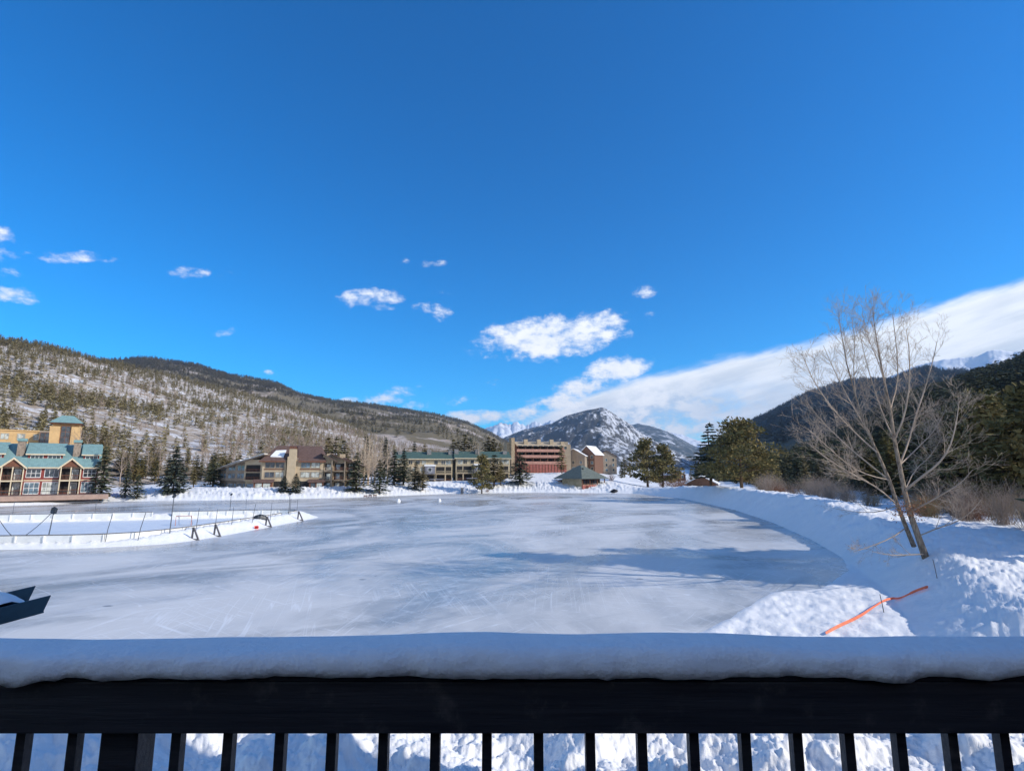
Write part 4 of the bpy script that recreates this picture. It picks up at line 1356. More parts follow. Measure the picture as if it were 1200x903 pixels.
        gw = MB(); gw.prism([(x0 - .3, zt - .1), (x1 + .6, zt - .1), (x0 - .3, zt + 1.9)], 'y', y0 - .01, y0 + 9); gw.build('gable_wall', M['tan_stucco'], b)
        pbox('chimney', 'tan_stucco', b, (x1 - 1.9, x1 - .3, y0 + 3.5, y0 + 5, zt - .4, zt + 2.1))
    s_ = MB(); s_.slab([(-5.6, -.9, 9.62), (-2.2, -1.1, 9.45), (-1.9, 1.8, 11.42), (-4.6, 1.5, 11.24)], .3)
    o = s_.build('roof_snow', M['snow_soft']); o.location = (x, y, zb); o.rotation_euler = (0, 0, R(16))
    tag(o, 'patch of snow left on the brown hip roof beside the tall chimney', 'snow')


tan_condo()


# --- two green-roofed condos
def green_condo(px, Y, rz, label, flip=1):
    x, y, _ = at_y(px, 566, Y)
    zb = gz(x, y - 2) - .3
    b = thing('condo_building', label, 'building', (x, y, zb), rz)
    S = lambda a, c: (min(a * flip, c * flip), max(a * flip, c * flip))
    pbox('wall', 'yellow_tan', b, (-10, 10, 0, 10, 0, 8.6))
    r_ = MB(); r_.slab([(-10.6, -.9, 8.3), (10.6, -.9, 8.3), (10.6, 5.2, 10.9), (-10.6, 5.2, 10.9)], .25); r_.slab([(-10.6, 5.2, 10.9), (10.6, 5.2, 10.9), (10.6, 11, 8.5), (-10.6, 11, 8.5)], .25)
    r_.build('roof', M['green_roof'], b)
    pbox('eave_trim', 'cream', b, (-10.6, 10.6, -.97, -.905, 8.0, 8.3))
    for xc in (1.0, 8.8, -9.4):
        x0, x1 = S(xc, xc + 1.5)
        pbox('chimney', 'grey_block', b, (x0, x1, 2.6, 4.4, 8, 11.6 if xc != -9.4 else 11))
    for i, xc in enumerate((-8.2, -5.6, -3.0, -.9, 3.4, 6.0)):
        x0, x1 = S(xc, xc + 1.3)
        window(b, x0, x1, 6.3, 7.6, 0, 1 + i % 2, 1, 'cream', ('glass_pale', 'glass', 'glass')[i % 3])
    for xc in (-9.6, 7.6):
        x0, x1 = S(xc, xc + 1.7)
        window(b, x0, x1, 6.1, 7.6, 0, 2, 1, 'cream', 'glass_pale')
    x0, x1 = S(-4.8, -.2)
    pbox('bay', 'tan_stucco', b, (x0, x1, -1.8, -.01, 3.0, 5.7)); window(b, x0 + .5, x0 + 1.5, 3.8, 5.0, -1.8, 1, 1, 'cream', 'glass_pale'); window(b, x1 - 1.4, x1 - .6, 3.8, 5.0, -1.8, 1, 1, 'cream', 'glass_pale')
    x0, x1 = S(-.1, 3.6)
    bay = pbox('box_bay', 'grey_side', b, (x0, x1, -2.4, -.012, 2.9, 5.6)); window(b, (x0 + x1) / 2 - .6, (x0 + x1) / 2 + .6, 3.8, 5.0, -2.4, 1, 1, 'white', 'glass')
    s_ = MB(); s_.slab([(x0 - .2, -2.6, 6.0), (x1 + .2, -2.6, 6.0), (x1 - .1, -.03, 6.25), (x0 + .1, -.03, 6.25)], .38); s_.build('bay_snow', M['snow_soft'], bay)
    for xc, w in ((-9.4, 2.6), (-2.2, 2.0), (1.0, 2.4), (4.2, 3.0), (7.6, 2.0)):
        a0, a1 = S(xc, xc + w)
        pbox('balcony_shade_panel', 'dark', b, (a0, a1, -.06, -.004, .2, 2.5)); railing(b, a0, a1, -1.2, .1, .95, 'brown_side')  # balcony shade put in as dark panels, lower and upper
        if xc in (-9.4, 4.2, 7.6):
            pbox('balcony_shade_panel', 'dark', b, (a0, a1, -.06, -.004, 3.1, 5.4)); railing(b, a0, a1, -1.2, 3.0, .95, 'yellow_tan')
            pbox('balcony_floor', 'tan_stucco', b, (a0 - .2, a1 + .2, -1.3, -.07, 2.75, 3.0))
            pbox('balcony_post', 'tan_stucco', b, (a0 - .2, a0, -1.3, -1.05, 0, 2.7), (a1, a1 + .2, -1.3, -1.05, 0, 2.7))
    pbox('carport_roof', 'grey_side', b, (4.0 * flip - 2.5, 4.0 * flip + 2.5, -5.5, -1.6, .95, 1.2))


green_condo(497, 192, R(13), 'left of the two green-roofed tan condos, partly behind narrow spruces')
green_condo(566, 196, R(12), 'right of the two green-roofed tan condos, behind the golden pine', -1)


# --- red-brown terraced block
def terrace_block():
    x, y, _ = at_y(632, 553, 220)
    zb = gz(x, y - 2) - .5
    b = thing('apartment_building', 'long red-brown terraced apartment block with tan chimneys and a red lower wall', 'building', (x, y, zb), R(12))
    L0, L1 = -11.2, 11.0
    pbox('wall', 'pinkwood', b, (L0, L1, 1.5, 13, 0, 12.2))
    pbox('base_wall', 'redbrown', b, (-7.4, L1 + .4, -1.0, 1.45, 0, 3.9))
    pbox('sand_strip', 'tan_stucco', b, (-8.5, L1 + .5, -1.6, -1.01, -.5, .55))
    for i in range(14):
        xx = -6.8 + i * 1.3
        pbox('pilaster', 'brown_side', b, (xx, xx + .14, -1.12, -1.005, .6, 3.85))
    for z0 in (4.4, 7.0, 9.4):
        pbox('balcony_shade_panel', 'dark', b, *[(xx, xx + 2.5, 1.42, 1.495, z0, z0 + 1.75) for xx in np.arange(L0 + 2.6, L1 - 2, 3.1)])  # row of dark panels painting the shade of the openings
        pbox('balcony_floor', 'pinkwood', b, (L0 + 1.6, L1, -.6, 1.41, z0 - .35, z0 - .1))
        pbox('balcony_parapet', 'pinkwood', b, (L0 + 1.6, L1, -.75, -.61, z0 - .4, z0 + .75))
        pbox('balcony_divider', 'rust', b, *[(xx - .12, xx + .12, -.5, 1.40, z0 + .0, z0 + 2.1) for xx in np.arange(L0 + 2.3, L1, 3.1)])
    r_ = MB(); r_.slab([(L0 + 1.4, -1.2, 11.6), (L1 + .5, -1.2, 11.6), (L1 + .5, 4.5, 13.4), (L0 + 1.4, 4.5, 13.4)], .3)
    r_.slab([(L0 + 1.4, 4.5, 13.4), (L1 + .5, 4.5, 13.4), (L1 + .5, 13.5, 12.4), (L0 + 1.4, 13.5, 12.4)], .3); r_.build('roof', M['tan_stucco'], b)
    pbox('clerestory_window', 'glass', b, *[(xx, xx + 1.6, -1.28, -1.21, 11.25, 11.55) for xx in np.arange(L0 + 2, L1 - 1, 2.2)])
    pbox('end_tower', 'stone_tan', b, (L0 - .9, L0 + .5, -1.8, 3, 0, 14.6), (L0 - 2.4, L0 - .92, 0, 6, 0, 12.8))
    for xx in (-6.2, -.6, 4.9, 9.6):
        pbox('chimney', 'tan_stucco', b, (xx, xx + 1.5, .6, 2.4, 11.2, 14.2 if xx < 9 else 13.4))
    c = thing('apartment_building', 'pale tan upper block rising behind the red-brown terraced block', 'building', (*at_y(653, 530, 245)[:2], zb), R(-6))
    t = at_y(653, 517.5, 245)[2] - zb
    pbox('wall', 'tan_stucco', c, (-9, 6.2, 0, 10, 0, t - 1.2), (-3, 5, .5, 9, t - 1.2, t))
    for i in range(5):
        window(c, -7.6 + i * 2.7, -6.4 + i * 2.7, t - 3.4, t - 1.8, 0, 1, 1, 'cream', 'glass', .1)


terrace_block()


# --- lakeside pavilion
def pavilion():
    x, y, _ = at_y(681, 563, 186)
    zb = gz(x, y - 4) - .5
    b = thing('pavilion', 'low lakeside pavilion with a large grey-green hip roof and red brick base', 'building', (x, y, zb), R(40))
    pbox('wall', 'yellow_tan', b, (-4.6, 4.6, -4.6, 4.6, 0, 3.1))
    pbox('base_wall', 'redbrown', b, (-6.2, .2, -6.4, -5.9, -1.2, .9), (.2, .7, -6.4, -4.65, -1.2, .9))
    pbox('porch_shade_panel', 'dark', b, (-4.3, 4.3, -4.66, -4.605, 1.0, 2.8))  # shade under the porch as a dark panel
    for xx in (-5.6, -1.9, 1.9, 5.6):
        pbox('porch_post', 'brown_side', b, (xx - .12, xx + .12, -5.8, -5.55, -.2, 2.9))
    window(b, -3.8, -1.0, 1.2, 2.5, -4.66, 3, 1, 'brown_side', 'glass'); window(b, .6, 3.6, 1.2, 2.5, -4.66, 3, 1, 'brown_side', 'glass')
    sw = MB()
    sw.box(4.605, 4.68, -3.4, -.6, 1.0, 2.6); sw.box(4.605, 4.68, .6, 3.2, 1.0, 2.6)
    sw.build('side_window', M['glass'], b)
    r_ = MB()
    r_.hexa([(-7, -6.8, 2.9), (7, -6.8, 2.9), (7, 6.8, 2.9), (-7, 6.8, 2.9), (-.5, -.5, 7.4), (.5, -.5, 7.4), (.5, .5, 7.4), (-.5, .5, 7.4)])
    rf = r_.build('roof', M['grey_roof'], b)
    pbox('vent', 'metal_dark', rf, (-1.9, -1.4, -2.6, -2.1, 5.6, 6.5))
    c = thing('shed', 'small red annex with a flat snow-covered roof left of the pavilion', 'shed', (*at_y(661, 560, 192)[:2], zb), R(20))
    pbox('wall', 'redbrown', c, (-2.6, 2.6, -2, 2, -.5, 2.3)); pbox('door', 'dark', c, (.2, 1.4, -2.06, -2.005, -.2, 1.9))
    s_ = MB(); s_.slab([(-3, -2.4, 2.55), (3, -2.4, 2.55), (2.7, 2.4, 2.95), (-2.7, 2.4, 2.95)], .42); s_.build('roof_snow', M['snow_soft'], c)


pavilion()


def far_house(px, py, Y, w, h, d, rh, rz, wall, roof, label, snowroof=False, nwin=3):
    x, y, zb = at_y(px, py, Y)
    zb = min(zb, gz(x, y) + 1.0)
    b = thing('house', label, 'building', (x, y, zb - 1), rz)
    h += 1
    pbox('wall', wall, b, (-w / 2, w / 2, 0, d, 0, h))
    gw = MB(); gw.prism([(-w / 2, h - .01), (w / 2, h - .01), (0, h + rh)], 'y', .01, d - .01); gw.build('gable', M[wall], b)
    r_ = MB(); o = .5
    k = rh / (w / 2)
    r_.slab([(-w / 2 - o, -o, h - o * k + .12), (0, -o, h + rh + .12), (0, d + o, h + rh + .12), (-w / 2 - o, d + o, h - o * k + .12)], .2)
    r_.slab([(0, -o, h + rh + .12), (w / 2 + o, -o, h - o * k + .12), (w / 2 + o, d + o, h - o * k + .12), (0, d + o, h + rh + .12)], .2)
    r_.build('roof', M[roof], b)
    for i in range(nwin):
        for z0 in (1.6, 4.4, 7.2):
            if z0 + 1.8 > h: continue
            xx = -w / 2 + (i + .5) * w / nwin
            window(b, xx - .6, xx + .6, z0, z0 + 1.5, 0, 1, 1, 'cream', 'glass' if (i + int(z0)) % 2 else 'glass_blue', .1)
    return b


far_house(672, 552, 255, 11, 7.5, 14, 3.2, R(-16), 'taupe', 'snow_soft', 'grey-tan gabled lodge with snow on its roof behind the pavilion')
far_house(688, 552, 262, 8, 8.5, 12, 4.0, R(-30), 'rust', 'snow_soft', 'tall rust-red gabled lodge right behind the pavilion roof')
far_house(711, 551, 300, 12, 9, 12, 3.0, R(10), 'taupe', 'brown_roof', 'brown lodge with a balcony front right of the pavilion')
far_house(822, 566, 146, 7.6, .6, 7, 1.9, R(-25), 'rust', 'snow_soft', 'small rust-brown shed under snow at the foot of the dark open-branched conifer', nwin=1)
for px, py, Y, lab in [(795, 545, 300, 'small low cabin under snow across the valley left of the broad pine')]:
    far_house(px, py, Y, 9, 2.5, 8, 2, R(20), 'rust', 'snow_soft', lab, nwin=2)

# ------------------------------------------------------------------ hockey rink
seg_len = 0
RN = [np.array(p) for p in RINK_NEAR]; RFAR = [np.array(p) for p in RINK_FAR]


def resample(P, step):
    P = [np.array(p) for p in P]
    out = [P[0]]; acc = 0
    for i in range(len(P) - 1):
        a, b = P[i], P[i + 1]; L = np.linalg.norm(b - a)
        while acc + L >= step:
            t = (step - acc) / L; a = a + (b - a) * t; out.append(a); L = np.linalg.norm(b - a); acc = 0
        acc += L
    return out


def rink_boards(P, name, label, skip=()):
    pts = resample(P, 2.44)
    c = pts[len(pts) // 2]
    root = thing(name, label, 'rink boards', (c[0], c[1], 0))
    for i in range(len(pts) - 1):
        if i in skip: continue
        a, b = pts[i] - c, pts[i + 1] - c
        e = (b - a) / np.linalg.norm(b - a); nrm = np.array([-e[1], e[0]])
        p = MB(); t = .03
        q = [a + e * .03 - nrm * t, b - e * .03 - nrm * t, b - e * .03 + nrm * t, a + e * .03 + nrm * t]
        p.hexa([(*w, -.1) for w in q] + [(*w, 1.06) for w in q]); po = p.build('board_panel', M['board_white'], root)
        for sg in (-1, 1):
            pass
        r_ = MB(); t2 = .06
        q = [a - nrm * t2, b - nrm * t2, b + nrm * t2, a + nrm * t2]
        r_.hexa([(*w, 1.063) for w in q] + [(*w, 1.13) for w in q])
        s = MB()
        q = [a - e * .05 - nrm * .14, a + e * .05 - nrm * .14, a + e * .05 - nrm * .034, a - e * .05 - nrm * .034]
        r_.build('cap_rail', M['brace_wood'], po)
        s.hexa([(*w, -.1) for w in q] + [(*w, 1.05) for w in q])
        q = [a - e * .05 + nrm * .034, a + e * .05 + nrm * .034, a + e * .05 + nrm * .14, a - e * .05 + nrm * .14]
        s.hexa([(*w, -.1) for w in q] + [(*w, 1.05) for w in q])
        s.build('board_post', M['white'], root)
    return pts


near_pts = rink_boards(RINK_NEAR, 'rink_boards', 'white hockey rink boards on the near and right sides, half buried in ploughed snow')
far_pts = rink_boards(RINK_FAR, 'rink_boards', 'white hockey rink boards along the far side of the rink with an open gate', (9,))


def bent_post(px, py_t, py_b, Y, label, name='net_post', lean=0.0, r=.035, group=None):
    x, y, zt = at_y(px, py_t, Y)
    z0 = max(0, gz(x, y))
    e = thing(name, label, 'post', (x, y, 0), 0, group)
    mb = MB(); mb.tube([(0, 0, z0 - .2), (lean * .3, 0, zt * .5), (lean, 0, zt)], [r, r, r * .8], 6)
    mb.build('pole', M['metal_pole'], e)
    return (x + lean, y, zt), e


def rink_side(px):
    """depth of the near boards at a pixel column"""
    best = min(RN, key=lambda p: abs((600 + FPX * p[0] / (p[1] * 1.013)) - px))
    return best[1]


tops = []
for px, pt, lean, lab in [(127, 602, .4, 'thin leaning steel post rising from the near rink boards, second from the left'),
                          (165, 600, .5, 'thin bent steel post at the near right corner of the rink boards'),
                          (232, 595, .15, 'thin steel post behind the second wooden brace on the right rink boards'),
                          (254, 596, .1, 'thin steel post midway along the right rink boards'),
                          (273, 594, .1, 'thin steel post right of the red cone on the right rink boards'),
                          (297, 590, .3, 'bent steel net post before the dark heap on the right rink boards'),
                          (318, 588, .1, 'thin steel post between the dark heap and the far rink corner'),
                          (341, 584, .0, 'steel net post standing at the far right rink corner')]:
    Y = rink_side(px)
    tp, _ = bent_post(px, pt, 0, Y + .25, lab, lean=lean)
    tops.append(tp)
ftops = []
for k, i in enumerate(range(1, len(far_pts) - 1, 4)):
    p = far_pts[i]
    if p[0] < -78: break
    e = thing('net_post', 'tall thin steel net post along the far rink boards', 'post', (p[0], p[1] + .25, 0), 0, 'net posts on the far rink boards')
    mb = MB(); mb.tube([(0, 0, 0), (0, 0, 2.7)], .03, 6); mb.build('pole', M['metal_pole'], e)
    ftops.append((p[0], p[1] + .25, 2.68))


def net(tp, label, base_z=1.2):
    """thin wire net between the post tops"""
    mb = MB()
    for i in range(len(tp) - 1):
        a = Vector(tp[i]); b = Vector(tp[i + 1])
        L = (b - a).length
        mb.tube([a, a.lerp(b, .5) - Vector((0, 0, .12)), b], .014, 4)
        for j in range(1, 4):
            t = j / 4
            al = Vector((a.x, a.y, base_z + (a.z - base_z) * t)); bl = Vector((b.x, b.y, base_z + (b.z - base_z) * t))
            mb.tube([al, bl], .007, 3)
        k = int(L / .7)
        for j in range(1, k):
            p = a.lerp(b, j / k); mb.tube([(p.x, p.y, base_z), (p.x, p.y, p.z)], .007, 3)
    o = mb.build('rink_netting', M['net'])
    tag(o, label, 'netting')


net(ftops, 'thin wire puck netting hung along the far rink boards')
net(tops[2:], 'thin wire puck netting hung on the posts of the right rink boards')


def flood_pole(px, py_head, Y, label, head=.42, tilt=.4, lean=.25):
    x, y, zt = at_y(px, py_head, Y)
    e = thing('light_pole', label, 'lamp', (x, y, 0))
    mb = MB(); mb.tube([(-lean, 0, -.1), (-lean * .4, 0, zt * .5), (0, 0, zt - head * .4)], [.055, .05, .04], 8); mb.build('pole', M['metal_pole'], e)
    h = MB(); h.box(-head * .36, head * .36, -.16, .16, -head * .5, head * .5)
    ho = h.build('lamp_head', M['metal_dark'], e, bevel=.03); ho.location = (.03, 0, zt); ho.rotation_euler = (R(20), R(28), 0)
    l = MB(); l.box(-head * .3, head * .3, -.175, -.161, -head * .42, head * .42); l.build('lamp_glass', M['glass'], ho)
    return (x, y, zt)


t = flood_pole(63, 598, 52.5, 'leaning floodlight pole at the near rink boards with a dark square head', .58)
ca = MB()
pth = []
for i in range(13):
    s = i / 12
    p = Vector(t).lerp(Vector((t[0] - 2.6, t[1] - .9, .35)), s); p.z -= math.sin(PI * s) * .28
    pth.append(p)
ca.tube(pth, .03, 5); tag(ca.build('power_cable', M['metal_dark']), 'dark cable slung from the leaning floodlight pole to the snow', 'cable')
ca = MB(); pth = []
x0, y0, z0 = at_y(-3, 606, 50.5)
for i in range(13):
    s = i / 12; p = Vector((x0, y0, z0)).lerp(Vector((x0 + 2.1, y0 + .3, .75)), s ** .8); p.z -= math.sin(PI * s) * .35; pth.append(p)
ca.tube(pth, .03, 5); tag(ca.build('power_cable', M['metal_dark']), 'dark cable drooping over the rink boards at the left edge', 'cable')
flood_pole(204, 581, rink_side(204) + .3, 'tall straight light pole by the hockey goal with a small round head', .3, lean=.1)
flood_pole(340, 578, rink_side(341) + .6, 'light pole with a narrow dark head at the far right rink corner', .36, lean=.0)
flood_pole(271, 579, 86.5, 'light pole behind the far rink boards with a dark head', .3, lean=.0)


def brace(px, label):
    Y = rink_side(px)
    x, y, _ = at_y(px, 600, Y)
    x += 1.25
    z = gz(x, y) - .05
    e = thing('board_brace', label, 'brace', (x, y, z), R(-12), 'wooden braces on the right rink boards')
    for nm, q in (('upright', [(-.35, -.09), (-.2, -.09), (-.1, 1.25), (-.25, 1.25)]), ('strut', [(.5, -.09), (.68, -.09), (-.08, 1.24), (-.22, 1.24)]), ('foot', [(-.19, -.02), (.49, -.02), (.49, .1), (-.19, .1)])):
        m = MB(); m.prism(q, 'y', -.06, .06); m.build(nm, M['brace_wood'], e)


for px, lab in [(216, 'nearest of four dark wooden A-shaped braces on the right rink boards, by the goal'), (242, 'second dark wooden A-shaped brace from the near end of the right rink boards'),
                (303, 'third dark wooden A-shaped brace below the dark heap on the right rink boards'), (341, 'farthest dark wooden A-shaped brace at the far rink corner')]:
    brace(px, lab)


def goal():
    x, y, _ = at_y(214.5, 617, 70.5)
    e = thing('hockey_goal', 'small hockey goal with red pipes and white net on the rink', 'goal', (x, y, 0.01), R(16))
    f = MB(); f.tube([(-.91, 0, 0), (-.91, 0, 1.22), (.91, 0, 1.22), (.91, 0, 0)], .05, 8)
    f.build('frame', simple('faded_red_pipe', (.45, .20, .15), .5, .2, 2), e)
    k = MB(); k.tube([(-.91, 0, 1.22), (-.7, .55, 1.05), (-.8, 1.1, 0), (.8, 1.1, 0), (.7, .55, 1.05), (.91, 0, 1.22)], .03, 6); k.build('back_frame', M['metal_pole'], e)
    n_ = MB()
    for i in range(13):
        xx = -.85 + 1.7 * i / 12; n_.tube([(xx, .02, 1.2), (xx * .85, .55, 1.04), (xx * .92, 1.08, .02)], .006, 3)
    for j in range(8):
        s = j / 7; n_.tube([(-.82, 1.08 - .53 * s, 1.02 * s + .02), (.82, 1.08 - .53 * s, 1.02 * s + .02)], .006, 3)
    n_.build('net', M['white'], e)


goal()


def cone():
    x, y, _ = at_y(291.5, 614, rink_side(291)); x += 1.0
    z = gz(x, y)
    e = thing('traffic_cone', 'small red cone tipped on the snow berm by the right rink boards', 'cone', (x, y, z + .16))
    e.rotation_euler = (R(75), 0, R(50))
    m = MB(); m.tube([(0, 0, -.05), (0, 0, .25), (0, 0, .5)], [.19, .11, .04], 12); m.build('cone_body', M['red_plastic'], e, True)
    m = MB(); m.box(-.24, .24, -.24, .24, -.09, -.055); m.build('base', M['red_plastic'], e)


cone()


def lump(name, x, y, z, rx, ry, rz_, mat, label, cat, rot=0, seed=1, rough=.2):
    q = np.random.default_rng(seed); V = []; F = []
    nu, nv = 22, 9
    for j in range(nv + 1):
        for i in range(nu):
            a = 2 * PI * i / nu; b = (PI / 2) * j / nv
            k = 1 + rough * float(fbm(math.cos(a) * 1.6 + seed, math.sin(a) * 1.6 + j * .4, 3))
            V.append((math.cos(a) * math.cos(b) * rx * k, math.sin(a) * math.cos(b) * ry * k, math.sin(b) ** .8 * rz_ * k - .05))
    for j in range(nv):
        for i in range(nu):
            F.append((j * nu + i, j * nu + (i + 1) % nu, (j + 1) * nu + (i + 1) % nu, (j + 1) * nu + i))
    o = link(bpy.data.objects.new(name, mesh_np(name, np.array(V), np.array(F), M[mat], True)))
    o.location = (x, y, z); o.rotation_euler = (0, 0, rot)
    return tag(o, label, cat)


x, y, _ = at_y(305, 604, rink_side(305) + .5)
lump('tarp_heap', x, y, .75, .95, .4, .7, 'metal_dark', 'dark heap of folded tarp leaning on the right rink boards', 'heap', .6, 3)
x, y = on_z(720, 577.5, 0); lump('covered_machine', x, y, 0, 1.35, 1.0, 1.25, 'black_cloth', 'low black covered machine at the far ice edge left of the snow mounds', 'machine', .2, 5, .25)
for px, py, lab in [(515, 587.5, 'small white snow chunk alone on the far ice, the right one of two'), (467, 588, 'small white snow chunk alone on the far ice, the left one of two')]:
    x, y = on_z(px, py, 0); lump('snow_chunk', x, y, .02, .42, .4, .7, 'snow_soft', lab, 'snow', 0, px, .3)


def cabinet():
    x, y = on_z(541.5, 578.6, 0)
    e = thing('utility_cabinet', 'tall narrow grey cabinet standing at the far edge of the ice', 'cabinet', (x, y, gz(x, y) - .1), R(10))
    pbox('body', 'grey_side', e, (-.42, .42, -.4, .4, 0, 2.25), bevel=.03); pbox('door', 'metal_pole', e, (-.34, .34, -.43, -.402, .15, 2.0)); pbox('roof', 'white', e, (-.5, .5, -.48, .48, 2.252, 2.4), bevel=.03)


cabinet()
for k, (px, lab) in enumerate([(428.3, 'leftmost of three small dark benches on the snow at the far shore'), (433.7, 'middle one of three small dark benches on the snow at the far shore'), (439.2, 'rightmost of three small dark benches on the snow at the far shore')]):
    x, y = on_z(px, 582.3 - .25 * k, .15)
    e = thing('bench', lab, 'bench', (x, y, gz(x, y) - .03), R(8), 'benches on the far shore')
    pbox('seat', 'brown_side', e, (-.5, .5, -.18, .18, .42, .5)); pbox('backrest', 'brown_side', e, (-.5, .5, .16, .22, .62, .9))
    for sx in (-.42, .42):
        pbox('leg', 'metal_dark', e, (sx - .04, sx + .04, -.15, .15, -.1, .418)); pbox('arm_post', 'metal_dark', e, (sx - .03, sx + .03, .225, .27, .1, .88))

# ------------------------------------------------------------------ right bank details
px_tape = [(968, 745, .25), (985, 736, .25), (1006, 726, .28), (1022, 715, .33), (1036, 705.5, .42), (1046, 703.5, .5), (1052, 704, .45), (1058, 702, .55), (1066, 698, .85), (1076, 694, 1.0), (1088, 690.5, 1.25)]
v = []; f = []
pts = []
for px, py, zz in px_tape:
    x, y, z = hit(px, py)
    pts.append(Vector((x, y, z + .05)))
pts = [Vector(p) for p in chaikin([tuple(p) for p in pts], 2)]
mb = MB()
for i, p in enumerate(pts):
    t = (pts[min(i + 1, len(pts) - 1)] - pts[max(0, i - 1)]).normalized()
    n_ = Vector((-t.y, t.x, 0)).normalized()
    s = i / (len(pts) - 1)
    w = .035 + .04 * abs(math.sin(s * 9)) + (.08 if s > .78 else 0) * (1 if s < .97 else .4)
    tw = math.sin(s * 14) * .5
    a = p + n_ * w * .5 * math.cos(tw) + Vector((0, 0, .07 + w * .4 * (1 + math.sin(tw)))); b_ = p - n_ * w * .5 * math.cos(tw) + Vector((0, 0, .02))
    up = Vector((0, 0, .012))
    mb.v += [tuple(a), tuple(b_), tuple(b_ + up), tuple(a + up)]
m = len(pts)
for i in range(m - 1):
    for k in range(4):
        mb.f.append((i * 4 + k, i * 4 + (k + 1) % 4, (i + 1) * 4 + (k + 1) % 4, (i + 1) * 4 + k))
tag(mb.build('snow_fence', M['orange_net']), 'orange plastic snow fence fallen and trailing over the snow', 'fence')
for px, py, zt, lab in [(1098.5, 677, .95, 'thin dark stake stuck in the sunlit snow below the leaning bare tree'), (1036, 716, .8, 'short thin stake in the snow beside the fallen orange fence')]:
    x, y, z = hit(px, py); mb = MB(); mb.tube([(0, 0, -.2), (-.06, 0, zt * .5), (-.12, 0, zt)], [.022, .02, .018], 6)
    o = mb.build('stake', M['brace_wood']); o.location = (x, y, z); tag(o, lab, 'stake')

# ------------------------------------------------------------------ deck we stand on
DZ = H_EYE - 1.555          # deck floor
YF = 1.25                   # balusters, near faces


def dpt(px, py, depth):
    d = ray(px, py)
    k = depth            # ray has unit camera depth
    return (d[0] * k, d[1] * k, H_EYE + d[2] * k)


